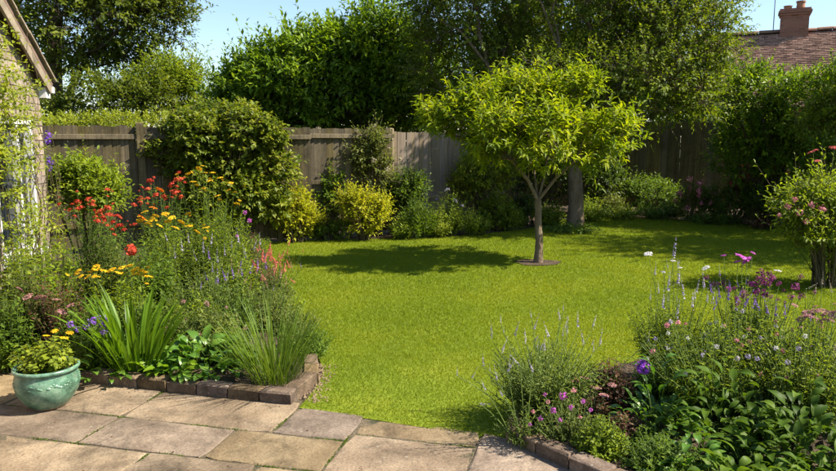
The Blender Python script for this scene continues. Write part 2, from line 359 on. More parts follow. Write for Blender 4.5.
# ------------------------------------------------------------------ flower head meshes (shared)
def florets(rng, pos, nor, r, npet=5, wide=.9):
    n = len(pos); nor = nrm(nor); ref = nrm(rng.normal(0, 1, (n, 3)))
    e1 = nrm(np.cross(nor, ref)); e2 = np.cross(nor, e1)
    a = np.arange(npet) * 2 * math.pi / npet
    P_, D_ = [], []
    D = e1[:, None] * np.cos(a)[:, None] + e2[:, None] * np.sin(a)[:, None] + nor[:, None] * .25
    pos2 = np.repeat(pos[:, None], npet, 1).reshape(-1, 3); up = np.repeat(nor[:, None], npet, 1).reshape(-1, 3)
    ln = np.repeat(r, npet)
    return leaves(pos2, D.reshape(-1, 3), up, ln, ln * wide, 'd2', np.repeat(rng.random(n), npet))
HEADS = {}
def head_mesh(kind, mat, seed=0):
    """unit heads (width about 1 or height about 1), shared by all copies"""
    key = (kind, mat, seed)
    if key in HEADS: return HEADS[key]
    rng = RNG(100 + seed + len(kind)); parts = []
    if kind == 'dome':
        u = sph(rng, 60); u[:, 2] = np.abs(u[:, 2]) * 1.1 - .25; p = u * np.array((.46, .46, .30)) * rng.uniform(.35, 1.12, (60, 1))
        parts.append(florets(rng, p, u + rng.normal(0, .2, u.shape), rng.uniform(.07, .14, 60)))
    elif kind == 'ball':
        u = sph(rng, 70); p = u * .42 * rng.uniform(.8, 1.05, (70, 1))
        parts.append(florets(rng, p, u + rng.normal(0, .2, u.shape), np.full(70, .15)))
    elif kind == 'flat':
        n = 70; a = rng.uniform(0, 6.28, n); q = np.sqrt(rng.random(n)) * .46
        p = np.stack([q * np.cos(a), q * np.sin(a), .10 - q * q * .4 + rng.normal(0, .02, n)], 1)
        d = np.stack([p[:, 0] * .8, p[:, 1] * .8, np.ones(n)], 1) + rng.normal(0, .25, (n, 3))
        parts.append(florets(rng, p, d, np.full(n, .10)))
    elif kind == 'loose':
        n = 34; u = sph(rng, n); u[:, 2] = u[:, 2] * .8 + .2; p = u * rng.uniform(.25, .55, (n, 1))
        parts.append(florets(rng, p, u + rng.normal(0, .3, u.shape), np.full(n, .13)))
    elif kind == 'spike':
        n = 46; t = np.sort(rng.random(n)) ** .9; t = np.clip(np.round(t * 11) / 11 + rng.normal(0, .018, n), 0, 1); a = rng.uniform(0, 6.28, n); q = .045 * (1 - t * .8) + .012
        p = np.stack([q * np.cos(a), q * np.sin(a), t], 1); d = np.stack([np.cos(a), np.sin(a), np.full(n, .5)], 1)
        parts.append(florets(rng, p, d, .042 * (1.1 - t * .7) * rng.uniform(.6, 1.3, n)))
    elif kind == 'plume':
        n = 110; t = rng.random(n) ** 1.3; a = rng.uniform(0, 6.28, n); q = .24 * (1 - t) * rng.random(n) + .01
        p = np.stack([q * np.cos(a), q * np.sin(a), t + q * .3], 1); d = np.stack([np.cos(a), np.sin(a), np.full(n, .8)], 1)
        parts.append(florets(rng, p, d, np.full(n, .045), 4))
    elif kind == 'daisy':
        n = 14; a = np.arange(n) * 6.283 / n; D = np.stack([np.cos(a), np.sin(a), np.full(n, -.1)], 1)
        parts.append(leaves(D * .05, D, np.tile((0, 0, 1.), (n, 1)), np.full(n, .45), np.full(n, .2), 'd2', rng.random(n)))
        u = sph(rng, 24); u[:, 2] = np.abs(u[:, 2]); parts.append(florets(rng, u * np.array((.13, .13, .09)), u, np.full(24, .06)))
    V, T, C = join(parts); me = mesh_tri('flower_head', V, T, mat, C); HEADS[key] = me; return me

# ------------------------------------------------------------------ plant builders
def curves(rng, base, tip, k=5, lean=.35, arch=0.0):
    t = np.linspace(0, 1, k)[None, :, None]
    mid = base * (1 - lean) + tip * lean; mid[:, 2] = base[:, 2] + (tip[:, 2] - base[:, 2]) * (.58 + arch)
    mid[:, :2] += rng.normal(0, .02, (len(base), 2))
    return base[:, None] * (1 - t) ** 2 + mid[:, None] * 2 * t * (1 - t) + tip[:, None] * t ** 2
def stem_leaves(rng, cv, nl, ll, wr, start=.15, end=1.0, op=60, droop=.15, tm='l4', taper=.45, upz=.7):
    Ns, K, _ = cv.shape
    t = start + (end - start) * (np.arange(nl)[None] + rng.uniform(.1, .9, (Ns, nl))) / nl
    f = t * (K - 1); i = np.clip(f.astype(int), 0, K - 2); w = (f - i)[..., None]
    a = np.arange(Ns)[:, None]
    pos = cv[a, i] * (1 - w) + cv[a, i + 1] * w; tg = nrm(cv[a, i + 1] - cv[a, i])
    ref = np.where(np.abs(tg[..., 2:3]) > .9, np.array((1., 0, 0)), np.array((0, 0, 1.)))
    e1 = nrm(np.cross(tg, ref)); e2 = np.cross(tg, e1)
    az = np.arange(nl)[None] * 2.4 + rng.uniform(0, 6.28, (Ns, 1)) + rng.normal(0, .35, (Ns, nl))
    lat = e1 * np.cos(az)[..., None] + e2 * np.sin(az)[..., None]
    o = np.radians(op) * rng.uniform(.75, 1.2, (Ns, nl))
    D = tg * np.cos(o)[..., None] + lat * np.sin(o)[..., None] + rng.normal(0, .12, pos.shape); D[..., 2] -= droop * rng.uniform(.2, 1.5, (Ns, nl))
    up = tg * .5 + np.array((0, 0, upz)) + rng.normal(0, .2, pos.shape)
    ln = ll * rng.uniform(.6, 1.25, (Ns, nl)) * (1 - taper * t)
    tint = np.clip(rng.uniform(0, .6, (Ns, 1)) + rng.uniform(0, .4, (Ns, nl)), 0, 1)
    return leaves(pos.reshape(-1, 3), D.reshape(-1, 3), up.reshape(-1, 3), ln.ravel(), (ln * wr).ravel(), tm, tint.ravel())
SEED = [10]
def seed(): SEED[0] += 1; return RNG(SEED[0])

def perennial(name, label, cat, c, rad, ht, leafmat, n=60, nl=14, ll=.07, wr=.4, heads=None, hkind='dome', hmat=None, hsize=.06,
              group=None, start=.15, op=60, droop=.15, tm='l4', stem_r=.0034, crest='dome', sparse=None, hmats=None, tilt=.35, sat=0, stemmat=None, base_f=.35, heads_leafy=True):
    """a clump of leafy stems; heads = list of (px, py, Y[, scale]) in photo pixels, or a number of random heads"""
    rng = seed(); c = np.array((c[0], c[1], 0.0)); rad = np.broadcast_to(np.array(rad, float), 2)
    root = empty(name, c, label, cat, group)
    n = int(n * 1.5); a = rng.uniform(0, 6.28, n); q = np.sqrt(rng.random(n))
    z = ht * 1.06 * (np.sqrt(np.clip(1 - (q * .92) ** 2, 0, 1)) if crest == 'dome' else (1 - .25 * q)) * rng.uniform(.55, 1.06, n)
    tip = np.stack([c[0] + q * np.cos(a) * rad[0], c[1] + q * np.sin(a) * rad[1], np.maximum(z, .05)], 1)
    hp = np.zeros((0, 3)); hs = []
    if isinstance(heads, int):
        k = rng.choice(n, heads, replace=False); hp = tip[k].copy(); hp[:, 2] += rng.uniform(.01, .12, heads) * ht; hs = rng.uniform(.7, 1.2, heads)
    elif heads:
        hp = np.array([at(h[0], h[1], h[2]) for h in heads]); hs = np.array([h[3] if len(h) > 3 else 1. for h in heads])
    if sat and len(hp):
        k = np.repeat(np.arange(len(hp)), sat); o = rng.normal(0, 1, (len(k), 3)) * np.array((1.1, 1.1, .55)) * hsize
        hp = np.concatenate([hp, hp[k] + o]); hs = np.concatenate([hs, hs[k] * rng.uniform(.35, .7, len(k))])
    if len(hp): tip = np.concatenate([tip, hp])
    base = c + (tip - c) * base_f; base[:, :2] += rng.normal(0, .015, (len(tip), 2)); base[:, 2] = 0
    cv = curves(rng, base, tip)
    r = np.linspace(1, .5, 5)[None] * np.where(np.arange(len(tip)) < n, stem_r, max(stem_r, .0036))[:, None]
    V, T = tubes(cv, r, 3); obj_tri('stem', V, T, stemmat or M['gstem'], root, kind='stuff')
    parts = [stem_leaves(rng, cv[:n], nl, ll, wr, start, 1., op, droop, tm)]
    if len(hp) and heads_leafy: parts.append(stem_leaves(rng, cv[n:], max(5, nl), ll * .85, wr, start, .97, op, droop, tm))
    V, T, C = join(parts); obj_tri('foliage', V, T, leafmat, root, C, kind='stuff')
    for i, p in enumerate(hp):
        mt = hmats[i % len(hmats)] if hmats else hmat
        put('flower_head', head_mesh(hkind, mt, i % 3), root, p - c, (rng.normal(0, tilt), rng.normal(0, tilt), rng.uniform(0, 6.28)), float(hsize * hs[i]))
    return root

def shrub(name, label, cat, base, lumps, mat, n=900, nl=9, ll=.07, wr=.45, sl=(.10, .28), tm='l4', up=.45, group=None, low=.5, op=60, droop=.15,
          stems=7, wood='twig', sr=.012, inner=.2, heads=None, hkind='dome', hmat=None, hsize=.05, tall=.06):
    rng = seed(); base = np.array((base[0], base[1], 0.0)); root = empty(name, base, label, cat, group)
    p, d = sample_lumps(rng, lumps, n, low, inner)
    dr = nrm(d * .8 + np.array((0, 0, up)) + rng.normal(0, .35, p.shape))
    L = rng.uniform(*sl, len(p)); L = np.where(rng.random(len(p)) < tall, L * 1.9, L)
    V, T, C = shoots(rng, p - dr * (L * .35)[:, None], dr, L, nl, ll, wr, op, droop, tm)
    obj_tri('foliage', V, T, mat, root, C, kind='stuff')
    tp = []
    k = rng.choice(len(p), min(stems * 5, len(p)), replace=False)
    tip = p[k]; b0 = np.tile(base, (len(k), 1)); b0[:, :2] += rng.normal(0, .06, (len(k), 2)) + (tip[:, :2] - base[:2]) * .15
    cv = curves(rng, b0, tip, 6, .35, .0); rr = np.linspace(1, .25, 6)[None] * rng.uniform(.5, 1.2, (len(k), 1)) * sr
    tp.append(tubes(cv, rr, 5)); tp.append(twigs(p - dr * (L * .35)[:, None], p + dr * (L * .6)[:, None], .0025))
    V, T, _ = join(tp); obj_tri('stem', V, T, M[wood], root, kind='stuff')
    if heads:
        if isinstance(heads, int):
            k = rng.choice(len(p), heads, replace=False); hp = p[k] + dr[k] * (L[k] * .8)[:, None]; hs = rng.uniform(.7, 1.2, heads)
        else: hp = np.array([at(*h[:3]) for h in heads]); hs = np.array([h[3] if len(h) > 3 else 1 for h in heads])
        for i, q in enumerate(hp):
            put('flower_head', head_mesh(hkind, hmat, i % 3), root, q - base, (rng.normal(0, .4), rng.normal(0, .4), rng.uniform(0, 6.28)), float(hsize * hs[i]))
    return root

def tree(name, label, cat, base, trunk, tr, lumps, ncl, mat, nsh=14, cr=.45, nl=10, ll=.08, wr=.45, sl=(.15, .35), tm='l4', wood='bark', tipr=.006,
         up=.35, low=.5, inner=.35, op=60, droop=.15, group=None, bias=.35, extra=None, sides=7, tall=.08, fixed=None, expo=.5):
    """trunk = points up the trunk; limbs grow out to clumps spread through the crown, shoots and leaves round every clump"""
    rng = seed(); base = np.array((base[0], base[1], 0.0)); root = empty(name, base, label, cat, group)
    nodes = [np.array(p, float) for p in trunk]; par = [-1] + list(range(len(trunk) - 1)); plen = [0.]
    for i in range(1, len(nodes)): plen.append(plen[-1] + np.linalg.norm(nodes[i] - nodes[i - 1]))
    fork0 = len(trunk) - 1; ntr = len(trunk)
    if fixed:                                     # main limbs seen in the photo: each a list of points from a trunk node
        for start_i, pts in fixed:
            k = start_i
            for q in pts:
                nodes.append(np.array(q, float)); par.append(k); plen.append(plen[k] + np.linalg.norm(nodes[-1] - nodes[k])); k = len(nodes) - 1
    cp, cd = sample_lumps(rng, lumps, ncl, low, inner)
    order = np.argsort(np.linalg.norm(cp - nodes[fork0], axis=1)); cp = cp[order]; cd = cd[order]
    fork_min = fork0 - 1 if fork0 > 1 else fork0
    for c in cp:
        nd = np.array(nodes[fork_min:]); pl = np.array(plen[fork_min:])
        dv = c - nd; dist = np.linalg.norm(dv, axis=1)
        cost = dist + bias * (pl - pl[0]) + .8 * np.maximum(0, -dv[:, 2]) 
        k = int(np.argmin(cost)) + fork_min
        a = nodes[k]; pd = nodes[k] - nodes[par[k]] if par[k] >= 0 else np.array((0, 0, 1.)); pd = nrm(pd)
        Ld = np.linalg.norm(c - a); m = max(2, min(6, int(Ld / .35) + 1))
        mid = (a + c) / 2 + pd * Ld * .16 + rng.normal(0, .06, 3) * Ld
        prev = k
        for s in np.linspace(0, 1, m + 1)[1:]:
            q = a * (1 - s) ** 2 + mid * 2 * s * (1 - s) + c * s * s
            nodes.append(q); par.append(prev); plen.append(plen[prev] + Ld / m); prev = len(nodes) - 1
    nn = len(nodes); nodes = np.array(nodes); par = np.array(par); cnt = np.zeros(nn); kids = np.zeros(nn, int)
    for i in range(nn - 1, 0, -1): kids[par[i]] += 1
    for i in range(nn - 1, -1, -1):
        if kids[i] == 0: cnt[i] = 1
        if par[i] >= 0: cnt[par[i]] += cnt[i]
    r = tipr * cnt ** expo
    r = np.minimum(r, tr * .72)
    for i in range(ntr): r[i] = tr * (1.0 - .22 * plen[i] / max(plen[ntr - 1], .01)) * (1.28 if i == 0 else 1)
    i = np.arange(1, nn); i_l = i[i >= ntr]
    ra = np.where(par[i_l] < ntr, r[i_l] * 1.15, np.minimum(r[par[i_l]], r[i_l] * 1.5))
    pl = par[i_l]; dirp = nrm(nodes[pl] - nodes[np.maximum(par[pl], 0)] + 1e-6)
    a0 = nodes[pl] - dirp * (ra * .4)[:, None]
    sg = tubes(np.stack([a0, nodes[i_l]], 1), np.stack([ra, r[i_l]], 1), sides)
    fine = [sg]
    tp = np.array(nodes[:ntr]); K = 14                              # the trunk itself, smooth
    f = np.linspace(0, ntr - 1, K); ii = np.clip(f.astype(int), 0, ntr - 2); w = (f - ii)[:, None]
    tv = tp[ii] * (1 - w) + tp[ii + 1] * w; rv = r[ii] * (1 - w[:, 0]) + r[ii + 1] * w[:, 0]; rv *= 1 + rng.normal(0, .03, K)
    V, T = tubes(tv[None], rv[None], 14); V = V + rng.normal(0, tr * .03, V.shape)
    obj_tri('trunk', V, T, M[wood], root, smooth=True)
    # shoots
    P0, D0, L0, S0 = [], [], [], []
    for c, d in zip(cp, cd):
        u = sph(rng, nsh); u[:, 2] = u[:, 2] * .8 + .1
        o = c + u * rng.uniform(.15, 1., (nsh, 1)) * cr * .75
        dr = nrm(u * .7 + d * .5 + np.array((0, 0, up)) + rng.normal(0, .25, u.shape))
        P0.append(o); D0.append(dr); L0.append(rng.uniform(*sl, nsh)); S0.append(np.tile(c, (nsh, 1)))
    P0 = np.concatenate(P0); D0 = np.concatenate(D0); L0 = np.concatenate(L0); S0 = np.concatenate(S0)
    L0 = np.where(rng.random(len(L0)) < tall, L0 * 1.7, L0)
    k = P0[:, 2] > .25; P0, D0, L0, S0 = P0[k], D0[k], L0[k], S0[k]
    fine.append(twigs(S0, P0, tipr * .6)); fine.append(twigs(P0, P0 + D0 * L0[:, None] * .9, tipr * .45))
    V, T, _ = join(fine); obj_tri('branches', V, T, M[wood], root, smooth=True, kind='stuff')
    V, T, C = shoots(rng, P0, D0, L0, nl, ll, wr, op, droop, tm)
    obj_tri('crown', V, T, mat, root, C, kind='stuff')
    return root
#@@SETTING
# ------------------------------------------------------------------ the setting: ground, soil, lawn, patio
def sheet(name, pts, z, mat, kind='structure', parent=None):
    import bmesh
    bm = bmesh.new(); f = bm.faces.new([bm.verts.new((p[0], p[1], z)) for p in pts]); bmesh.ops.triangulate(bm, faces=[f])
    me = bpy.data.meshes.new(name); bm.to_mesh(me); bm.free(); me.materials.append(mat)
    for p in me.polygons:
        if p.normal.z < 0: p.flip()
    return put(name, me, parent, kind=kind)
sheet('ground', [(-300, -60), (300, -60), (300, 600), (-300, 600)], -.05, M['ground'])
rng = RNG(1)
def smooth_line(pts, n=8):
    pts = np.array(pts, float); out = []
    for i in range(len(pts) - 1):
        p0, p1, p2, p3 = pts[max(i - 1, 0)], pts[i], pts[i + 1], pts[min(i + 2, len(pts) - 1)]
        for t in np.arange(n) / n:
            out.append(.5 * ((2 * p1) + (-p0 + p2) * t + (2 * p0 - 5 * p1 + 4 * p2 - p3) * t * t + (-p0 + 3 * p1 - 3 * p2 + p3) * t ** 3))
    out.append(pts[-1]); return np.array(out)
P1 = gnd(299, 408)[:2]; P2 = gnd(504, 440)[:2]
LEFT_EDGE = smooth_line([P1, (-.68, 4.8), (-.86, 5.5), (-1.25, 6.8), (-1.7, 8.3), (-2.2, 9.8), (-2.5, 11.1), (-1.6, 11.5), (.2, 11.8), (1.3, 12.4), (2.1, 13.1), (2.8, 14.3), (3.7, 15.0), (5.0, 14.7), (5.9, 14.0), (7.0, 12.9), (8.2, 10.6), (8.6, 8.)])
RIGHT_EDGE = smooth_line([(8.6, 8.0), (7.4, 6.4), (5.0, 5.7), (3.2, 5.45), (1.9, 5.15), (1.0, 4.55), (.62, 4.1), P2])
LAWN = np.concatenate([LEFT_EDGE, RIGHT_EDGE[1:]])
# gently mounded bed soil around the lawn, uneven surface
def soil_patch(name, poly, z0, amp, cell=.055):
    poly = np.array(poly); lo = poly.min(0); hi = poly.max(0)
    nx, ny = int((hi[0] - lo[0]) / cell) + 2, int((hi[1] - lo[1]) / cell) + 2
    X, Y = np.meshgrid(lo[0] + np.arange(nx) * cell, lo[1] + np.arange(ny) * cell)
    ins = inside(np.stack([X.ravel(), Y.ravel()], 1), poly).reshape(ny, nx)
    Z = z0 + RNG(5).normal(0, amp, X.shape); idx = np.arange(nx * ny).reshape(ny, nx)
    q = np.stack([idx[:-1, :-1], idx[:-1, 1:], idx[1:, 1:], idx[1:, :-1]], -1)
    k = ins[:-1, :-1] & ins[:-1, 1:] & ins[1:, 1:] & ins[1:, :-1]
    q = q[k]
    V = np.stack([X.ravel(), Y.ravel(), Z.ravel()], 1)
    used, inv = np.unique(q, return_inverse=True); q = inv.reshape(-1, 4)
    return obj_tri(name, V[used], q, M['soil'], kind='structure', smooth=True)
def inside(pts, poly):
    x, y = pts[:, 0], pts[:, 1]; r = np.zeros(len(pts), bool); j = len(poly) - 1
    for i in range(len(poly)):
        xi, yi = poly[i][:2]; xj, yj = poly[j][:2]
        c = ((yi > y) != (yj > y)) & (x < (xj - xi) * (y - yi) / (yj - yi + 1e-12) + xi); r ^= c; j = i
    return r
sheet('bed_earth', [(-9, 3.0), (12, 3.0), (12, 19), (-9, 19)], -.008, M['soil'])
lawn_me = sheet('lawn', LAWN, .0, M['lawn'])
LF_BED = np.array([uv(3.99, -3.75)[:2], uv(3.99, -1.80)[:2]] + [p + np.array((-.06, 0)) for p in LEFT_EDGE[6:50]] + [np.array((-4.6, 11.3))])
soil_patch('left_bed_soil', LF_BED, .05, .008)

# grass blades
def grass():
    rng = RNG(3); n = 1050000
    lo, hi = LAWN.min(0), LAWN.max(0)
    p = rng.uniform(lo - .03, hi + .03, (n * 2, 2))
    vis = np.abs(p[:, 0] / np.maximum(p[:, 1], .1)) < .72
    p = p[vis]; Y = p[:, 1]
    dens = np.clip((5.2 / Y) ** 1.55, 0, 1); p = p[rng.random(len(p)) < dens]
    p = p[inside(p, LAWN)]
    # a bare ring of earth round the small tree
    dt = np.linalg.norm((p - gnd(538, 263)[:2]) / np.array((.30, .24)), axis=1) + rng.normal(0, .18, len(p)); p = p[dt > 1]
    p = p[:640000]
    k = len(p); Y = p[:, 1]; s = np.clip(Y / 5., .85, 2.6)
    patch = .5 + .25 * np.sin(p[:, 0] * 2.1 + np.sin(p[:, 1] * 1.3) * 2) * np.sin(p[:, 1] * 1.7 + p[:, 0]) 
    clump = .25 * np.sin(p[:, 0] * 9 + 3 * np.sin(p[:, 1] * 5)) * np.sin(p[:, 1] * 8 + 2 * np.sin(p[:, 0] * 6))
    ln = rng.uniform(.010, .025, k) * (1 + .35 * clump) * np.clip(s, .9, 1.25); wd = .0040 * s * rng.uniform(.7, 1.3, k)
    d = np.stack([rng.normal(0, .55, k), rng.normal(0, .55, k), np.ones(k)], 1)
    a = rng.uniform(0, 6.28, k); up = np.stack([np.cos(a), np.sin(a), np.full(k, .2)], 1)
    tint = np.clip(.12 + .62 * patch + .16 * clump + rng.uniform(0, .30, k), 0, 1)
    V, T, C = leaves(np.column_stack([p, np.zeros(k)]), d, up, ln, wd, 'b1', tint)
    o = obj_tri('grass', V, T, LF['grass'], tint=C); tag(o, 'short mown green grass covering the whole lawn', 'grass', kind='stuff')
grass()
tp = gnd(538, 263); a = np.linspace(0, 6.283, 25)[:-1]
sheet('tree_pit_soil', [(tp[0] + .31 * math.cos(t) * (1 + .12 * math.sin(5 * t)), tp[1] + .25 * math.sin(t) * (1 + .1 * math.cos(3 * t)), 0) for t in a], .012, M['soil'])

# patio: every slab its own piece
patio = sheet('patio', [uv(1.2, -4.6)[:2], uv(1.2, 1.5)[:2], uv(3.45, 1.2)[:2], uv(3.74, -.50)[:2], uv(3.875, -1.70)[:2], uv(4.0, -1.75)[:2], uv(4.0, -4.6)[:2]], -.004, M['joint'])
def slab(u0, u1, v0, v1, quad=None):
    rng = seed(); g = .0045
    if quad is None: quad = [(u0, v0), (u0, v1), (u1, v1), (u1, v0)]
    q = np.array(quad, float); c = q.mean(0); out = []
    for i in range(4):
        a_, b_ = q[i], q[(i + 1) % 4]; L = np.linalg.norm(b_ - a_); m = max(3, int(L / .09))
        for t in np.arange(m) / m:
            p = a_ * (1 - t) + b_ * t; d = c - p
            p = p + np.sign(d) * np.array((g, g)) * np.where(np.abs(d) > .02, 1, 0) + rng.normal(0, .0035, 2)
            if t == 0: p = p + (c - p) / np.linalg.norm(c - p) * rng.uniform(.004, .02)
            out.append(p)
    out = np.array(out); n = len(out); lift = rng.uniform(-.003, .004); tx, ty = rng.normal(0, .004, 2)
    def zz(p): return lift + (p[0] - c[0]) * tx + (p[1] - c[1]) * ty
    ctr = uv(c[0], c[1]); V = []
    for s, dz in ((0, -.045), (0, -.005), (.003, -.001), (.012, .0)):
        for p in out:
            p2 = p + (c - p) / np.linalg.norm(c - p) * s
            w = uv(p2[0], p2[1]); V.append((w[0] - ctr[0], w[1] - ctr[1], zz(p2) + dz + (rng.normal(0, .0012) if dz > -.02 else 0)))
    V.append((0, 0, lift + .001)); fs = []
    for r_ in range(3):
        for i in range(n): fs.append((r_ * n + i, (r_ + 1) * n + i, (r_ + 1) * n + (i + 1) % n, r_ * n + (i + 1) % n))
    for i in range(n): fs.append((3 * n + i, 4 * n, 3 * n + (i + 1) % n))
    me = poly_mesh('paving_slab', V, fs, M['slab'])
    import bmesh
    bm = bmesh.new(); bm.from_mesh(me); bmesh.ops.recalc_face_normals(bm, faces=bm.faces); bm.to_mesh(me); bm.free()
    put('paving_slab', me, patio, ctr)
for row in [(3.48, 3.955, [-4.5, -3.55, -2.70, -1.72]), (3.10, 3.48, [-4.4, -3.62, -2.70, -1.93, -1.27]), (2.62, 3.10, [-4.6, -3.3, -2.23, -1.60, -.95, -.3, .45, 1.1]),
            (2.15, 2.62, [-4.4, -3.5, -2.6, -1.9, -1.2, -.5, .2, .9]), (1.65, 2.15, [-4.5, -3.7, -2.8, -2.0, -1.4, -.6, .1, .8])]:
    for v0, v1 in zip(row[2][:-1], row[2][1:]): slab(row[0], row[1], v0, v1)
slab(0, 0, 0, 0, [(3.48, -1.72), (3.48, -1.27), (3.855, -1.27), (3.875, -1.70)])
slab(0, 0, 0, 0, [(3.59, -1.27), (3.575, -.555), (3.77, -.555), (3.845, -1.27)])
slab(0, 0, 0, 0, [(3.10, -1.27), (3.10, -.56), (3.575, -.555), (3.59, -1.27)])
slab(0, 0, 0, 0, [(3.10, -.56), (3.10, .30), (3.60, -.05), (3.77, -.548)])
slab(0, 0, 0, 0, [(3.10, .30), (3.10, 1.1), (3.40, 1.0), (3.60, -.05)])

# brick edging: each brick a child of its run
def brick_run(name, label, pts, z0=-.02, hh=.095, length=.215, thick=.10, group=None):
    rng = seed(); root = empty(name, (pts[0][0], pts[0][1], 0), label, 'brick edging', group)
    V, fs = box_data(-length / 2, length / 2, -thick / 2, thick / 2, 0, hh, .008)
    variants = []
    for k in range(5):
        V2 = np.array(V) + rng.normal(0, .0028, (12, 3)); variants.append(poly_mesh('brick', V2, fs, M['edge_brick']))
    for a_, b_ in zip(pts[:-1], pts[1:]):
        a_, b_ = np.array(a_[:2]), np.array(b_[:2]); L = np.linalg.norm(b_ - a_); m = max(1, round(L / (length + .010))); d = (b_ - a_) / L
        for i in range(m):
            c = a_ + d * L * (i + .5) / m
            o = put('brick', variants[rng.integers(5)], root, (c[0] - pts[0][0], c[1] - pts[0][1], z0 + rng.normal(0, .004)),
                    (rng.normal(0, .012), rng.normal(0, .012), math.atan2(d[1], d[0]) + rng.normal(0, .012)), (L / m / (length + .010), 1, 1))
    return root
eL = uv(3.985, -3.35)[:2]; eC = uv(3.945, -1.775)[:2]
brick_run('brick_edging', 'weathered brown brick edging between the patio and the flower bed with the daylilies', [eL, eC])
brick_run('brick_edging', 'short brick edging return beside the lawn behind the chive clump', [eC + np.array((-.045, .055)), np.array((-.73, 4.62)), np.array((-.80, 5.05))])
r0 = gnd(505, 440)[:2]; r1 = gnd(571, 471)[:2]; rd = (r1 - r0) / np.linalg.norm(r1 - r0); rn = np.array((rd[1], -rd[0])) * -1
off = rn * .05
brick_run('brick_edging', 'shaded brick edging holding the bed of pink and purple flowers', [r0 + off, r0 + off + rd * 1.35], hh=.10)
brick_run('brick_edging', 'few half hidden bricks under the catmint at the lawn corner', [r0 + off + np.array((.03, .07)), r0 + off + np.array((.22, .48))], hh=.095)
RB = np.array([r0 + off, r0 + off + rd * 1.5, np.array((3.6, 2.4)), np.array((5.6, 5.5))] + list(RIGHT_EDGE[16:-2]))
soil_patch('right_bed_soil', RB, .05, .008)

# ------------------------------------------------------------------ fences
def fence(name, label, A, B, ztop, bw=.125, gap=.006, mat='wood', rails=(.35, 1.05, -.13), posts=(), group=None, step=0.0, railfront=True, lap=True):
    rng = seed(); A = np.array(A, float); B = np.array(B, float); L = np.linalg.norm(B - A); d = (B - A) / L; ang = math.atan2(d[1], d[0])
    root = empty(name, (A[0], A[1], 0), label, 'fence', group); m = int(L / bw)
    vs_ = []
    for k in range(4):
        V, fs = box_data(gap / 2, bw - gap / 2 + (.014 if lap else 0), 0, .018, 0.03, 1.0, 0); V = np.array(V) + 0.0
        V[:, 0] += rng.normal(0, .0015, 8); V[[1, 3, 5, 7], 1] -= .022 if lap else .009                     # feather edged
        vs_.append(poly_mesh('board', V, fs, M[mat]))
    for i in range(m):
        p = d * (i * bw)
        put('board', vs_[rng.integers(4)], root, (p[0], p[1], 0), (0, rng.normal(0, .004), ang), (1, 1, ztop + step * i / m + rng.normal(0, .008)))
    s = -1 if railfront else 1
    for z in rails:
        z = z if z > 0 else ztop + z
        y0, y1 = (-.062, -.026) if railfront else (.02, .055)
        box('rail', 0, L, y0, y1, z - .035, z + .035, M[mat], root, .006, rot=(0, 0, ang))
    for t in posts:
        p = d * t; box('post', -.05, .05, -.085, .035, 0, ztop + .06, M[mat], root, .015, loc=(p[0], p[1], 0), rot=(0, 0, ang))
    return root
fa = at(30, 127, 10.0); fb = at(310, 127, 11.6)
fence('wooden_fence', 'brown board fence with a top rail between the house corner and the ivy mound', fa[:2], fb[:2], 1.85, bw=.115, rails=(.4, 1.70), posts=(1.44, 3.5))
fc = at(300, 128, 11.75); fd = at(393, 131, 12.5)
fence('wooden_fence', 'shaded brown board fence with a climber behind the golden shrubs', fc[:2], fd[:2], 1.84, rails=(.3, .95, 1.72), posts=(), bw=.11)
fe = at(388, 131, 12.55); ff = at(505, 131, 14.1)
fence('wooden_fence', 'fence of narrow upright boards coloured pale as if sunlit with lower rail', fe[:2], ff[:2], 1.80, bw=.095, gap=.008, mat='wood_lit', lap=False, rails=(.62,), posts=(.02,), step=-.05)
fg = at(470, 124, 17.5); fh = at(800, 124, 16.0)
fence('wooden_fence', 'dark shaded tall board fence behind the far flower border', fg[:2], fh[:2], 2.07, bw=.15, gap=.012, rails=(.4, 1.2), railfront=False, posts=())

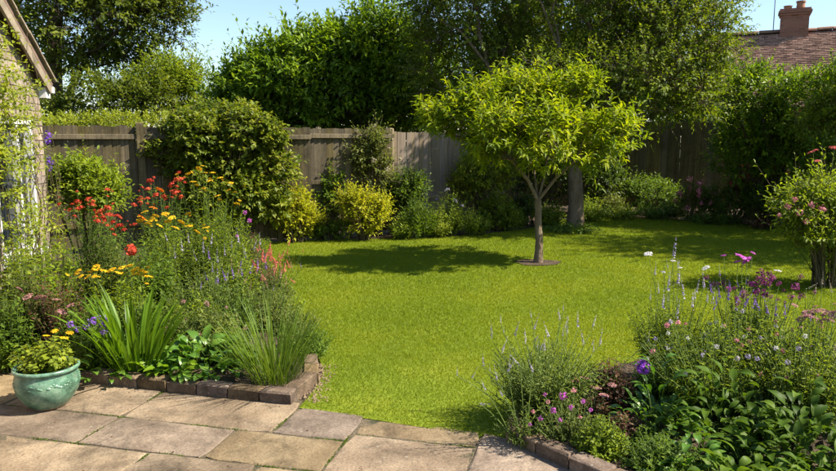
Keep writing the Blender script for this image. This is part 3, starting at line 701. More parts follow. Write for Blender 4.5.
# ------------------------------------------------------------------ the house corner on the left
def left_house():
    rng = seed(); C = np.array((-3.98, 7.5)); w = nrm(np.array((.17, -1.0))); n = np.array((-w[1], w[0]))    # w along the wall to the camera, n out of it
    ang = math.atan2(w[1], w[0]); root = empty('brick_house', (C[0], C[1], 0), 'buff brick house gable end with white framed window behind climbing plants', 'house')
    root.rotation_euler = (0, 0, ang)                   # local x along the wall, local y out of the wall
    W, ez, pitch = 5.0, 2.25, math.tan(math.radians(31)); rz = ez + W / 2 * pitch
    win = (.24, 1.20, .55, 1.86)                        # x0, x1, z0, z1
    def wl(x): return ez + min(x, W - x) * pitch
    # wall core as two skins of mortar with the opening left free
    D = -4.0; y = -.010
    V = []; fs = []
    def quad(*p): 
        i = len(V); V.extend(p); fs.append(tuple(range(i, i + len(p))))
    quad((0, y, -.05), (win[0], y, -.05), (win[0], y, wl(win[0])), (0, y, ez))
    quad((win[0], y, -.05), (win[1], y, -.05), (win[1], y, win[2]), (win[0], y, win[2]))
    quad((win[0], y, win[3]), (win[1], y, win[3]), (win[1], y, wl(win[1])), (win[0], y, wl(win[0])))
    quad((win[1], y, -.05), (W, y, -.05), (W, y, ez), (W / 2, y, rz), (win[1], y, wl(win[1])))
    quad((win[0], y, win[2]), (win[0], y, win[3]), (win[0], y - .12, win[3]), (win[0], y - .12, win[2]))
    quad((win[1], y, win[2]), (win[1], y, win[3]), (win[1], y - .12, win[3]), (win[1], y - .12, win[2]))
    quad((win[0], y, win[3]), (win[1], y, win[3]), (win[1], y - .12, win[3]), (win[0], y - .12, win[3]))
    quad((0, y, -.05), (0, y, ez), (0, D, ez), (0, D, -.05)); quad((W, y, -.05), (W, y, ez), (W, D, ez), (W, D, -.05))
    quad((0, D, -.05), (W, D, -.05), (W, D, ez), (W / 2, D, rz), (0, D, ez))
    quad((win[0] - .2, y - .5, 0), (win[1] + .2, y - .5, 0), (win[1] + .2, y - .5, 2.1), (win[0] - .2, y - .5, 2.1))
    wall = put('wall', poly_mesh('wall', V, fs, M['mortar']), root)
    vs_ = []
    for k in range(5):
        V2, f2 = box_data(0, .215, -.06, .0, 0, .065, 0); V2 = np.array(V2) + rng.normal(0, .0018, (8, 3)); vs_.append(poly_mesh('brick', V2, f2, M['wall_brick']))
    vh = []
    for k in range(3):
        V2, f2 = box_data(0, .1025, -.06, .0, 0, .065, 0); V2 = np.array(V2) + rng.normal(0, .0015, (8, 3)); vh.append(poly_mesh('brick', V2, f2, M['wall_brick']))
    for r_ in range(46):
        z = .0 + r_ * .075; x = 0.0; first = True
        while x < 1.9:
            half = first and r_ % 2; L = .1025 if half else .215
            top = z + .065
            ok = top < min(wl(x), wl(x + L)) - .01 and not (x + L > win[0] and x < win[1] and top > win[2] and z < win[3])
            if ok: put('brick', (vh if half else vs_)[rng.integers(3 if half else 5)], wall, (x + .002, rng.normal(0, .0015), z))
            x += L + .010; first = False
    # window
    fr = M['white']; t = .055
    wn_ = put('window', poly_mesh('window', [(win[0], -.09, win[2]), (win[1], -.09, win[2]), (win[1], -.09, win[3]), (win[0], -.09, win[3])], [(0, 1, 2, 3)], M['glass']), root)
    for x0, x1, z0, z1 in ((win[0], win[0] + t, win[2], win[3]), (win[1] - t, win[1], win[2], win[3]), (win[0] + t, win[1] - t, win[2], win[2] + t), (win[0] + t, win[1] - t, win[3] - t, win[3])):
        box('frame', x0, x1, -.10, -.02, z0, z1, fr, wn_)
    for xm in (.60,): box('mullion', xm - .022, xm + .022, -.10, -.03, win[2] + t, win[3] - t, fr, wn_)
    box('sill', win[0] - .05, win[1] + .05, -.09, .05, win[2] - .06, win[2] - .002, fr, wn_, .006)
    # roof: two slopes, a board along the verge, verge tiles, eaves box
    sl = math.hypot(W / 2, W / 2 * pitch); th = math.atan(pitch)
    for s in (0, 1):
        oh = .10; L = sl + oh; x0 = -oh * math.cos(th) if s == 0 else W + oh * math.cos(th)
        rot = (0, -th, 0) if s == 0 else (0, -th, math.pi)
        V2, f2 = box_data(0, L, (D - .1) if s == 0 else -.10, .10 if s == 0 else -(D - .1), .02, .075, 0)
        rf = put('roof', poly_mesh('roof', V2, f2, M['rtile_plain']), root, (x0, 0, ez - oh * math.sin(th)), rot)
        y0, y1 = (.072, .098) if s == 0 else (-.098, -.072)
        bb = box('bargeboard', 0, L, y0, y1, -.075, .018, M['barge'], rf, 0)
        for i in range(int(L / .16)):
            yy0, yy1 = (-.02, .135) if s == 0 else (-.135, .02)
            box('verge_tile', i * .16, i * .16 + .165, yy0, yy1, .077 + (i % 2) * .002, .098 + (i % 2) * .002, M['barge'], rf, 0, rot=(0, rng.normal(0, .01), 0))
    box('eaves_box', -.10, .03, .0, .07, ez - .16, ez - .05, M['white'], root, .004)
    box('gutter', -.19, -.105, D, .09, ez - .10, ez - .03, M['white'], root, .012)
    return root, C, w, n
m, nt, b = newmat('window_glass'); b.inputs['Base Color'].default_value = (.02, .025, .03, 1); b.inputs['Roughness'].default_value = .03; b.inputs['Specular IOR Level'].default_value = .8; M['glass'] = m
M['rtile_plain'] = rough_mat('roof_underside', [(.12, .08, .06), (.22, .15, .11)], 8)
HOUSE, HC, HW, HN = left_house()
def wallpt(t, z, o=.06): return np.array((*(HC + HW * t + HN * o), z))

# ------------------------------------------------------------------ the tiled house beyond the right border
def right_house():
    rng = seed(); A = at(690, 37, 25.6); B = at(836, 24, 23.7); rz = 5.24
    A[2] = B[2] = rz; d = nrm(B - A); L = 9.5; ang = math.atan2(d[1], d[0]); root = empty('tiled_house', (A[0], A[1], 0), 'house with a brown clay tiled roof and red brick chimney beyond the hedge', 'house')
    root.rotation_euler = (0, 0, ang)                   # local x along the ridge, -y towards the garden
    hw, ez = 3.4, 2.6
    V = []; fs = []
    for x in (.25, L - .25):
        V += [(x, -hw + .25, 0), (x, hw - .25, 0), (x, hw - .25, ez + .1), (x, 0, rz - .12), (x, -hw + .25, ez + .1)]
    fs = [(0, 1, 2, 3, 4), (9, 8, 7, 6, 5), (0, 4, 9, 5), (1, 6, 7, 2), (4, 3, 8, 9), (3, 2, 7, 8)]
    wall = put('wall', poly_mesh('wall', V, fs, M['brick_red']), root)
    for x in (1.6, 4.6, 7.4):
        wd = box('window', x, x + 1.1, -hw + .215, -hw + .245, 1.0, 2.2, M['glass'], root)
        for a0, a1, c0, c1 in ((-.06, 0, .94, 2.26), (1.1, 1.16, .94, 2.26), (0, 1.1, .94, 1.0), (0, 1.1, 2.2, 2.26), (.52, .58, 1.0, 2.2)):
            box('frame', x + a0, x + a1, -hw + .20, -hw + .24, c0, c1, M['white'], wd)
    th = math.atan2(rz - ez, hw); SL = math.hypot(rz - ez, hw); ex = .105; tw = .165
    roof = put('roof', poly_mesh('roof', [(0, -hw, ez), (L, -hw, ez), (L, 0, rz), (0, 0, rz), (0, hw, ez), (L, hw, ez)], [(0, 1, 2, 3), (3, 2, 5, 4)], M['rtile_plain']), root)
    rows, cols = int(SL / ex), int(L / tw)
    r_, c_ = np.meshgrid(np.arange(rows), np.arange(cols), indexing='ij'); r_ = r_.ravel(); c_ = c_.ravel(); n = len(r_)
    x0 = (c_ + (r_ % 2) * .5) * tw + rng.normal(0, .004, n); s0 = r_ * ex + rng.normal(0, .004, n); lift = rng.uniform(0, .008, n)
    Vs = []
    for (dx, ds, dn) in ((.002, 0, .034), (tw - .004, 0, .034), (tw - .004, ex + .02, .014), (.002, ex + .02, .014), (.002, 0, .008), (tw - .004, 0, .008)):
        s = s0 + ds; z = dn + lift
        Vs.append(np.stack([x0 + dx, -hw + s * math.cos(th) - z * math.sin(th), ez + s * math.sin(th) + z * math.cos(th)], 1))
    V = np.stack(Vs, 1).reshape(-1, 3); o = (np.arange(n) * 6)[:, None]
    T = np.concatenate([o + np.array((0, 1, 2)), o + np.array((0, 2, 3)), o + np.array((4, 5, 1)), o + np.array((4, 1, 0))])
    put('roof_tiles', mesh_tri('roof_tiles', V, T, M['rtile'], np.repeat(np.clip(rng.normal(.5, .25, n), 0, 1), 6)), roof, kind='stuff')
    a = np.linspace(0, math.pi, 8); Vr = [(x, .15 * math.cos(t), .11 * math.sin(t)) for x in (0, .43) for t in a] + [(x, .13 * math.cos(t), .09 * math.sin(t)) for x in (0, .43) for t in a]
    f2 = [(i, i + 1, i + 9, i + 8) for i in range(7)] + [(i + 16, i + 24, i + 25, i + 17) for i in range(7)] + [(i, i + 16, i + 17, i + 1) for i in range(7)] + [(i + 8, i + 9, i + 25, i + 24) for i in range(7)]
    rt = poly_mesh('ridge_tile', Vr, f2, M['ridge'])
    for i in range(int(L / .44)): put('ridge_tile', rt, roof, (i * .44, 0, rz + .0 + rng.normal(0, .004)), (0, rng.normal(0, .008), 0))
    # chimney
    c = at(794, 25, 24.3); cx = float(np.dot(c - np.array((A[0], A[1], 0)), d)); 
    ch = box('chimney', cx - .42, cx + .42, -.28, .28, rz - .5, rz + .52, M['brick_red'], root)
    for k, (e, z0, z1) in enumerate(((.04, .52, .595), (.075, .597, .672), (.04, .674, .735))): box('brick_course', cx - .42 - e, cx + .42 + e, -.28 - e, .28 + e, rz + z0, rz + z1, M['brick_red'], ch)
    a = np.linspace(0, 6.2832, 17)[:-1]
    for px, hh, r0 in ((cx - .22, .13, .13), (cx + .16, .26, .14)):
        prof = [(r0, 0), (r0 * .88, hh * .75), (r0 * 1.05, hh * .8), (r0 * 1.05, hh), (r0 * .8, hh), (r0 * .75, hh * .3)]
        V = [(r * math.cos(t), r * math.sin(t), z) for r, z in prof for t in a]; k = 16
        fs = [(j * k + i, j * k + (i + 1) % k, (j + 1) * k + (i + 1) % k, (j + 1) * k + i) for j in range(5) for i in range(k)] + [tuple(80 + i for i in range(k))]
        put('chimney_pot', poly_mesh('chimney_pot', V, fs, M['pot_clay']), ch, (px, 0, rz + .735))
    px = cx - .62
    V, T = tubes(np.array([[(px, .0, rz - .1), (px, 0, rz + .9), (px, 0, rz + 2.2)]]), np.full((1, 3), .018), 6)
    ap = put('aerial_pole', mesh_tri('aerial_pole', V, T, M['metal']), root)
    V, T, _ = join([tubes(np.array([[(px - .5, -.03, rz + 1.9), (px, -.03, rz + 1.9), (px + .5, -.03, rz + 1.9)]]), np.full((1, 3), .010), 5)] +
                   [tubes(np.array([[(px + q, -.25, rz + 1.9), (px + q, -.03, rz + 1.9), (px + q, .2, rz + 1.9)]]), np.full((1, 3), .006), 4) for q in np.linspace(-.45, .45, 7)])
    put('aerial', mesh_tri('aerial', V, T, M['metal']), ap)
M['ridge'] = rough_mat('ridge_tile', [(.16, .09, .06), (.30, .17, .115)], 8, obj_var=.15)
M['pot_clay'] = rough_mat('chimney_clay', [(.22, .12, .07), (.36, .20, .12)], 9)
M['metal'] = plain('grey_metal', (.25, .25, .26), .4, .5, .8)
right_house()
def far_house():
    c = at(203, 112, 34.); x0, x1 = at(160, 112, 34.)[0], at(262, 112, 34.)[0]
    root = empty('distant_house', (x0, 34, 0), 'distant low house with a dull brown roof seen over the ivy mound', 'house')
    ridge = at(200, 99, 34.)[2]; ez = ridge - 1.4; w = x1 - x0
    V = [(0, 0, 0), (w, 0, 0), (w, 5, 0), (0, 5, 0), (0, 0, ez), (w, 0, ez), (w, 5, ez), (0, 5, ez), (0, 2.5, ridge - .06), (w, 2.5, ridge - .06)]
    put('wall', poly_mesh('wall', V, [(0, 1, 5, 4), (1, 2, 6, 9, 5), (2, 3, 7, 6), (3, 0, 4, 8, 7), (4, 5, 9, 8), (6, 7, 8, 9)], M['brick_red']), root)
    rng = seed(); Vs, Ts, Cs, k = [], [], [], 0
    n = 12
    for i in range(n):
        a0, a1 = i / n, (i + 1) / n; y0, y1 = -.25 + 2.75 * a0, -.25 + 2.75 * a1; z0, z1 = ez - .1 + (ridge - ez + .1) * a0, ez - .1 + (ridge - ez + .1) * a1
        Vs += [(-.2, y0, z0 + .05), (w + .2, y0, z0 + .05), (w + .2, y1, z1 + .02), (-.2, y1, z1 + .02), (-.2, y0, z0), (w + .2, y0, z0)]
        Ts += [(k, k + 1, k + 2, k + 3), (k + 4, k + 5, k + 1, k)]; k += 6
    Vs += [(-.2, 2.5, ridge), (w + .2, 2.5, ridge), (w + .2, 5.25, ez - .1), (-.2, 5.25, ez - .1)]; Ts.append((k, k + 1, k + 2, k + 3))
    put('roof', poly_mesh('roof', Vs, Ts, M['ridge']), root)
    box('window', 1.2, 2.2, -.02, .03, .9, 2.0, M['glass'], root)
far_house()
#@@TREES
# ------------------------------------------------------------------ trees
def V3(*a): return np.array(a, float)
# small tree on the lawn
b0 = gnd(538, 263); Y0 = b0[1]
L_ = []
for (px, py, dy, w, h, dp) in [(535, 122, 0, 110, 60, .7), (480, 128, -.1, 80, 50, .45), (592, 128, .1, 78, 52, .45), (505, 108, .3, 60, 40, .45), (556, 104, .1, 76, 42, .45),
                               (458, 122, .2, 50, 34, .3), (608, 136, -.1, 40, 34, .25), (530, 130, -.6, 110, 44, .35), (540, 126, .8, 120, 50, .35), (484, 101, -.1, 40, 24, .25), (568, 90, 0, 38, 26, .2), (523, 92, .1, 32, 26, .2), (440, 116, 0, 26, 22, .18), (624, 142, .1, 18, 16, .15), (500, 148, .0, 60, 34, .5), (572, 150, .1, 60, 34, .5), (536, 152, .3, 50, 34, .4), (536, 146, -.5, 60, 34, .3)]:
    L_.append(ell(px, py, Y0 + dy, w, h, dp))
fork = at(538, 200, Y0)
tree('small_tree', 'small standard tree with bright yellow green leaves in the middle of the lawn', 'tree', b0,
     [b0, b0 + V3(.012, 0, .25), b0 + V3(-.008, .01, .55), fork], .054, L_, 135, LF['small'], nsh=9, cr=.22, nl=11, ll=.125, wr=.31, sl=(.12, .28), tm='l6', wood='bark_pale', tipr=.0042,
     up=.75, low=.5, inner=.35, droop=.22, op=68, tall=.12, sides=8,
     fixed=[(3, [at(528, 180, Y0 - .05), at(512, 160, Y0 - .1), at(488, 135, Y0 - .15)]), (3, [at(545, 175, Y0 + .1), at(548, 150, Y0 + .15), at(540, 115, Y0 + .15)]),
            (3, [at(556, 178, Y0 - .05), at(578, 158, Y0 - .05), at(597, 135, Y0)]), (3, [at(534, 170, Y0 + .25), at(520, 140, Y0 + .3), at(515, 110, Y0 + .3)])])
# large tree behind, trunk at the border
b1 = gnd(575, 229); Y1 = b1[1]
L_ = [ell(a[0], a[1], a[2] + (.75 if a[0] < 640 else .1), *a[3:]) for a in [(575, 20, Y1 + .5, 210, 190, 1.4), (470, 40, Y1 + .6, 120, 150, 1.0), (665, 50, Y1, 110, 120, 1.2), (520, -40, Y1 + .5, 180, 140, 1.3), (640, -40, Y1 + .6, 180, 140, 1.3),
                        (445, -10, Y1 + .8, 90, 110, 1.0), (690, 25, Y1 - .2, 84, 80, 1.0), (560, 70, Y1 + .8, 170, 90, 1.4), (650, 84, Y1 - .8, 110, 70, .9), (450, 78, Y1 + .9, 80, 70, .7), (688, 92, Y1 - .6, 66, 50, .6), (705, -15, Y1, 60, 80, .7), (580, 90, Y1 - 1.2, 150, 70, .8)]]
tree('large_tree', 'large spreading tree with small dark green leaves behind the lawn tree', 'tree', b1,
     [b1, at(576, 200, Y1), at(575, 165, Y1), at(577, 130, Y1), at(574, 95, Y1)], .135, L_, 760, LF['big'], nsh=15, cr=.52, nl=10, ll=.088, wr=.5, sl=(.18, .42), tm='l4', wood='bark_pale', tipr=.0055, up=.15, low=.7, inner=.35, droop=.25,
     fixed=[(3, [at(610, 95, Y1 - .2), at(650, 55, Y1 - .4), at(700, 15, Y1 - .5), at(715, -20, Y1 - .5)]), (3, [at(600, 75, Y1 + .2), at(625, 20, Y1 + .3), at(635, -40, Y1 + .3)]),
            (4, [at(560, 50, Y1), at(540, 0, Y1)]), (2, [at(540, 118, Y1 + .3), at(495, 75, Y1 + .4), at(460, 30, Y1 + .5)])])
# big evergreen behind the fence
bm_ = at(330, 200, 16.6); Y = 16.6
L_ = [ell(*a) for a in [(325, 98, Y, 190, 90, 1.3), (270, 94, Y, 84, 62, .9), (375, 62, Y, 84, 96, 1.0), (332, 66, Y, 90, 56, .9), (244, 106, Y, 46, 36, .6), (405, 90, Y, 70, 90, .9), (288, 64, Y, 40, 30, .4), (376, 30, Y, 40, 40, .4), (345, 46, Y, 36, 30, .35), (320, 112, Y - .6, 180, 56, .6), (262, 66, Y, 20, 18, .25), (310, 48, Y, 18, 16, .25)]]
tree('evergreen_tree', 'broad fresh green evergreen tree rising behind the brown fence', 'tree', bm_,
     [V3(bm_[0], Y, 0), V3(bm_[0] + .1, Y, .6), V3(bm_[0] + .05, Y, 1.2)], .16, L_, 400, LF['laurel'], nsh=11, cr=.42, nl=10, ll=.20, wr=.40, sl=(.25, .6), tm='l4', tipr=.006, up=.55, low=.6, inner=.3, tall=.14, bias=.2)
# oak behind the house
Y = 21.; bo = at(56, 200, Y)
L_ = [ell(*a) for a in [(95, 20, Y, 130, 90, 2.4), (40, 10, Y, 90, 90, 2.2), (150, 20, Y, 70, 50, 1.3), (80, -40, Y, 160, 90, 2.6), (135, -25, Y, 100, 60, 1.6), (125, 72, Y, 60, 30, 1.0), (115, 58, Y, 60, 34, 1.0), (165, 2, Y, 44, 40, .8), (172, 30, Y, 26, 22, .5)]]
tree('oak_tree', 'tall dark oak with spreading limbs rising behind the brick house', 'tree', bo,
     [V3(bo[0], Y, 0), at(57, 120, Y), at(55, 80, Y), at(54, 40, Y), at(56, 10, Y)], .24, L_, 300, LF['oak'], nsh=13, cr=.75, nl=9, ll=.15, wr=.55, sl=(.25, .6), tm='d2', tipr=.010, up=.1, low=.7, inner=.3,
     fixed=[(2, [at(80, 55, Y), at(92, 35, Y), at(110, 15, Y), at(130, -5, Y)]), (1, [at(72, 85, Y - .3), at(88, 55, Y - .4), at(100, 38, Y - .4), at(140, 25, Y - .4)]), (3, [at(35, 15, Y), at(20, -10, Y)])])
# ragged lower tree right of the oak
Y = 18.; br = at(160, 150, Y); br[2] = 0
L_ = [ell(*a) for a in [(165, 92, Y, 50, 34, .8), (178, 80, Y, 32, 30, .5), (188, 94, Y, 28, 20, .4), (150, 100, Y, 40, 24, .6), (192, 84, Y, 14, 14, .2)]]
tree('ragged_tree', 'ragged mid green tree between the oak and the pale sky above the hedge', 'tree', br, [br, br + V3(-.2, 0, .8), br + V3(-.35, 0, 1.6)], .12, L_, 80, LF['fresh'], nsh=12, cr=.4, nl=9, ll=.13, wr=.42, sl=(.25, .6), tm='d2', tipr=.007, up=.5, low=.7, tall=.15, bias=.15)
rg = RNG(76); L_ = []
for px in (40, 56, 72): L_.append(ell(px, 116, 17., 34, 30, .6))
for px in range(88, 165, 14): L_.append(ell(px, 100 + rg.normal(0, 4), 17., 34, 40 + rg.normal(0, 6), .7))
shrub('understorey_shrub', 'dark green shrubs massed under the oak behind the clipped hedge', 'shrub', at(100, 170, 17.), L_, LF['oak'], n=900, nl=8, ll=.13, wr=.5, sl=(.2, .45), tm='d2', wood='bark')
L_ = []
for px in range(200, 480, 18): L_.append(ell(px, 122 + rg.normal(0, 3), 20., 46, 44, .8))
shrub('distant_hedge', 'distant dark hedge glimpsed behind the broad evergreen tree', 'hedge', at(330, 170, 20.), L_, LF['dark'], n=2000, nl=8, ll=.17, wr=.5, sl=(.2, .4), tm='d2', wood='bark')
Yd = 23.; bd = at(570, 180, Yd); bd[2] = 0
L_ = [ell(*a) for a in [(540, 60, Yd, 110, 110, 1.6), (610, 70, Yd, 120, 110, 1.6), (500, 90, Yd, 80, 80, 1.2), (570, 20, Yd, 120, 80, 1.5), (660, 90, Yd, 90, 80, 1.2), (470, 70, Yd, 60, 80, 1.)]]
tree('distant_tree', 'distant leafy tree filling the gaps behind the large spreading tree', 'tree', bd, [bd, bd + V3(0, 0, 1.), bd + V3(.1, 0, 2.)], .2, L_, 230, LF['oak'], nsh=12, cr=.9, nl=8, ll=.18, wr=.55, sl=(.3, .7), tm='d2', tipr=.01)
# trees and shrubs on the right, partly outside the frame (their shade falls over the right of the lawn)
Y = 13.6
L_ = []
rg = RNG(77)
for a in [(752, 122, Y, 80, 100, .8), (800, 118, Y - .4, 84, 96, .9), (850, 115, Y - .8, 90, 104, 1.0), (745, 160, Y + .2, 60, 80, .7), (785, 165, Y, 100, 80, .8), (835, 162, Y - .6, 100, 84, .9)]:
    L_ += sublumps(rg, *ell(*a), 5)
shrub('laurel_hedge', 'tall dense dark laurel with sunlit top in front of the tiled roof', 'shrub', at(780, 200, Y), L_, LF['laurel'], n=3400, nl=9, ll=.11, wr=.42, sl=(.15, .38), sr=.03, stems=10, wood='bark', tall=.1)
# dark background mass behind the right fence and the trunk
Y = 18.6; L_ = []
for a in [(500, 150, Y, 90, 110, .8), (560, 150, Y, 110, 130, .9), (640, 125, Y, 120, 120, .9), (700, 120, Y - .3, 90, 120, .9)]: L_ += sublumps(rg, *ell(*a), 4)
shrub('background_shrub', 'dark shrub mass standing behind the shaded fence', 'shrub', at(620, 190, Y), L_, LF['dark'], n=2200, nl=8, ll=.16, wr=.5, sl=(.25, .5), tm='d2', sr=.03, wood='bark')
Y = 15.6; L_ = []
for a in [(545, 185, Y + .2, 90, 80, .5), (600, 182, Y, 70, 70, .5), (580, 150, Y + .6, 90, 70, .4)]: L_ += sublumps(rg, *ell(*a), 3)
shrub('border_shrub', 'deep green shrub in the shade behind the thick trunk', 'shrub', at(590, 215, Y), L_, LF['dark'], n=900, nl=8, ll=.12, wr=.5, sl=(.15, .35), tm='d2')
# a tree outside the frame on the right which shades the right of the lawn
L_ = [(V3(9.9, 10.2, 4.1), V3(1.5, 1.4, 1.3)), (V3(10.6, 11.6, 4.9), V3(1.6, 1.5, 1.4)), (V3(9.3, 8.9, 3.0), V3(1.1, 1.1, 1.1)), (V3(9.7, 11.4, 2.9), V3(1.3, 1.3, 1.1)), (V3(11.3, 13.2, 4.4), V3(1.5, 1.4, 1.6)), (V3(8.6, 9.8, 2.1), V3(1.0, 1.0, 1.0)), (V3(8.4, 9.9, 3.9), V3(1.0, 1.0, 1.0)), (V3(8.9, 10.2, 5.1), V3(1.1, 1.2, 1.0))]
tree('garden_tree', 'leafy tree beside the lawn whose shade falls across the grass by the far border', 'tree', (10.4, 11.6), [V3(10.4, 11.6, 0), V3(10.4, 11.6, .8), V3(10.4, 11.6, 1.7)], .15, L_, 210, LF['big'], nsh=12, cr=.75, nl=8, ll=.13, wr=.5, sl=(.3, .6), tm='d2', tipr=.01)

# hedge beyond the left fence
Y = 13.0; L_ = []
for px in range(30, 235, 16): L_.append(ell(px, 132 + rg.normal(0, 1.2), Y + rg.normal(0, .1), 34, 36, .45))
shrub('clipped_hedge', 'yellow green hedge showing above the brown board fence', 'hedge', at(130, 170, Y), L_, LF['hedge'], n=1500, nl=8, ll=.07, wr=.5, sl=(.08, .2), tm='d2', up=.8, low=.2)
# mound of ivy on the fence
Y = 10.9; L_ = []
for a in [(225, 160, Y, 120, 100, .62), (190, 165, Y - .1, 76, 90, .5), (270, 175, Y, 76, 90, .5), (225, 205, Y - .1, 130, 60, .5), (210, 135, Y, 90, 50, .5), (255, 142, Y, 60, 44, .4), (178, 140, Y + .1, 46, 44, .4)]:
    L_ += sublumps(rg, *ell(*a), 5, (.22, .4))
shrub('ivy_mound', 'big rounded ivy covered mound against the fence by the golden shrub', 'shrub', at(225, 236, Y), L_, LF['ivy'], n=3300, nl=7, ll=.085, wr=.85, sl=(.10, .26), tm='ivy', up=.25, sr=.015, droop=.35, stems=12)
#@@BORDER
# ------------------------------------------------------------------ far border along the fence
def pshrub(name, label, px, py, Y, w, h, mat, n, ll, dep=None, sub=4, cat='shrub', **k):
    """a rounded shrub that stands on the ground: px, py centre of its crown in the photo, w, h in photo pixels, Y its distance"""
    c, r = ell(px, py, Y, w, h, dep or w * .42 * Y / F); 
    return shrub(name, label, cat, c, sublumps(seed(), c, r, sub, (.25, .45)), mat, n=n, ll=ll, **k)
pshrub('golden_shrub', 'small round golden yellow shrub at the foot of the ivy mound', 293, 220, 11.3, 54, 48, LF['gold'], 520, .075, sl=(.12, .28), up=.7, tall=.2)
pshrub('golden_shrub', 'larger golden yellow shrub before the climber on the fence', 365, 216, 11.5, 60, 52, LF['gold'], 640, .075, sl=(.12, .30), up=.8, tall=.2)
pshrub('glossy_shrub', 'upright shrub with pale green glossy leaves between the two golden shrubs', 328, 206, 12.0, 34, 66, LF['mid'], 300, .10, sl=(.15, .35), up=.9)
pshrub('low_plant', 'low dark ground plant under the golden shrubs', 330, 234, 11.5, 44, 18, LF['mid'], 160, .07, cat='plant', sl=(.06, .14))
pshrub('wall_climber', 'climber with pale leaves sprawling over the shaded fence', 372, 168, 12.25, 56, 66, LF['olive'], 420, .08, dep=.25, sl=(.15, .45), tall=.2, up=.4, heads=16, hkind='loose', hmat=PT['straw'], hsize=.10)
pshrub('border_bush', 'dark green bush between the climber and the pale fence', 405, 195, 12.3, 46, 54, LF['mid'], 380, .08, dep=.3, sl=(.15, .4), up=.6)
def pp(name, label, px, py, wpx, hpx, mat, cat='flowering plant', **k):
    """perennial whose foot is at ground pixel px, py and which is wpx wide and hpx tall in the photo"""
    g = gnd(px, py); s = g[1] / F
    return perennial(name, label, cat, g, (wpx / 2 * s, min(wpx / 2 * s, .5)), hpx * s, mat, **k)
pp('border_perennial', 'grassy green perennial clump under the pale fence', 418, 238, 46, 46, LF['mid'], cat='plant', n=90, nl=12, ll=.14, wr=.16, tm='d2', op=35)
pp('border_perennial', 'green perennial with pale blue flowers by the end of the pale fence', 450, 235, 40, 48, LF['fresh'], n=80, nl=12, ll=.10, wr=.3, heads=[(447, 190, 12.2), (455, 201, 12.2), (437, 199, 12.2, .7), (462, 206, 12.2, .8), (425, 194, 12.3, .7)], hkind='dome', hmat=PT['lilac'], hsize=.12)
pshrub('yellow_green_shrub', 'yellow green shrub under the lawn tree against the fence', 488, 185, 13.2, 66, 66, LF['hedge'], 560, .09, sl=(.15, .35), up=.6, tall=.15)
pp('border_perennial', 'bright leafy perennial at the lawn edge next to the larger golden shrub', 402, 239, 30, 26, LF['fresh'], cat='plant', n=60, nl=10, ll=.10, wr=.35)
pp('border_perennial', 'low fresh green plant at the lawn edge under the lawn tree crown', 474, 235, 40, 30, LF['fresh'], cat='plant', n=70, nl=11, ll=.09, wr=.35)
pp('border_perennial', 'light green leafy row plant where the border bends back', 512, 230, 36, 26, LF['fresh'], cat='plant', n=60, nl=11, ll=.09, wr=.35)
pp('border_perennial', 'pale green low leaves between the trunk and the shaded fence', 622, 219, 56, 16, LF['fresh'], cat='plant', n=70, nl=9, ll=.10, wr=.4)
pp('border_perennial', 'tufted green edging plant below the cream and pink bush', 712, 224, 60, 16, LF['mid'], cat='plant', n=70, nl=9, ll=.10, wr=.35)
pp('border_perennial', 'fresh green clump in the gap left of the thick trunk', 548, 226, 40, 26, LF['fresh'], cat='plant', n=80, nl=10, ll=.11, wr=.4)
pp('border_perennial', 'leafy clump right behind the thick trunk foot', 590, 221, 44, 26, LF['fresh'], cat='plant', n=80, nl=10, ll=.11, wr=.4)
pp('border_perennial', 'broad leafy clump in front of the wide dark bush', 662, 219, 60, 22, LF['mid'], cat='plant', n=90, nl=10, ll=.11, wr=.4)
pp('border_perennial', 'reddish tinged clump in the shade beside the dull red flowers', 765, 229, 50, 26, LF['bronze'], cat='plant', n=70, nl=10, ll=.10, wr=.4)
pp('border_perennial', 'yellow green clump under the pale fence rail', 436, 237, 36, 30, LF['hedge'], cat='plant', n=80, nl=11, ll=.09, wr=.3)
pshrub('rounded_shrub', 'low rounded mid green shrub beside the lawn edge under the tree', 497, 217, 12.9, 46, 34, LF['fresh'], 330, .07, sl=(.08, .2))
pshrub('rounded_shrub', 'low dark rounded shrub where the lawn curves towards the thick trunk', 524, 212, 13.6, 34, 34, LF['dark'], 240, .08, sl=(.08, .2))
pp('low_plant', 'scattered low leaves growing at the foot of the thick trunk', 572, 232, 64, 10, LF['mid'], cat='plant', n=70, nl=6, ll=.09, wr=.5)
pshrub('border_bush', 'pale leaved low bush right of the thick trunk in shade', 605, 207, 15.3, 48, 28, LF['olive'], 260, .08, sl=(.1, .25))
pshrub('border_bush', 'wide dark green bush below the shaded fence', 656, 197, 15.4, 74, 40, LF['mid'], 520, .09, sl=(.12, .3))
pshrub('pink_flowered_bush', 'low bush with cream and pink leaves at the far lawn edge', 692, 206, 14.3, 48, 34, LF['olive'], 300, .07, sl=(.08, .2), heads=26, hkind='loose', hmat=PT['pink'], hsize=.13)
pshrub('border_bush', 'broad shaded green bush behind the right lawn shadow', 735, 206, 13.9, 72, 44, LF['mid'], 480, .09, sl=(.1, .3))
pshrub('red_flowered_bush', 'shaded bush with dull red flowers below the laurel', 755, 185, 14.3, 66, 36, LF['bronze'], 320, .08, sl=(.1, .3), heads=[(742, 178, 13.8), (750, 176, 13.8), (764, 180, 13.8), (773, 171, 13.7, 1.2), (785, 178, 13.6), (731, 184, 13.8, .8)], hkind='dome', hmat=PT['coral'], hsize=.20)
pshrub('border_bush', 'dark bush at the right end of the far border', 790, 212, 12.9, 60, 44, LF['dark'], 380, .09, sl=(.1, .3))
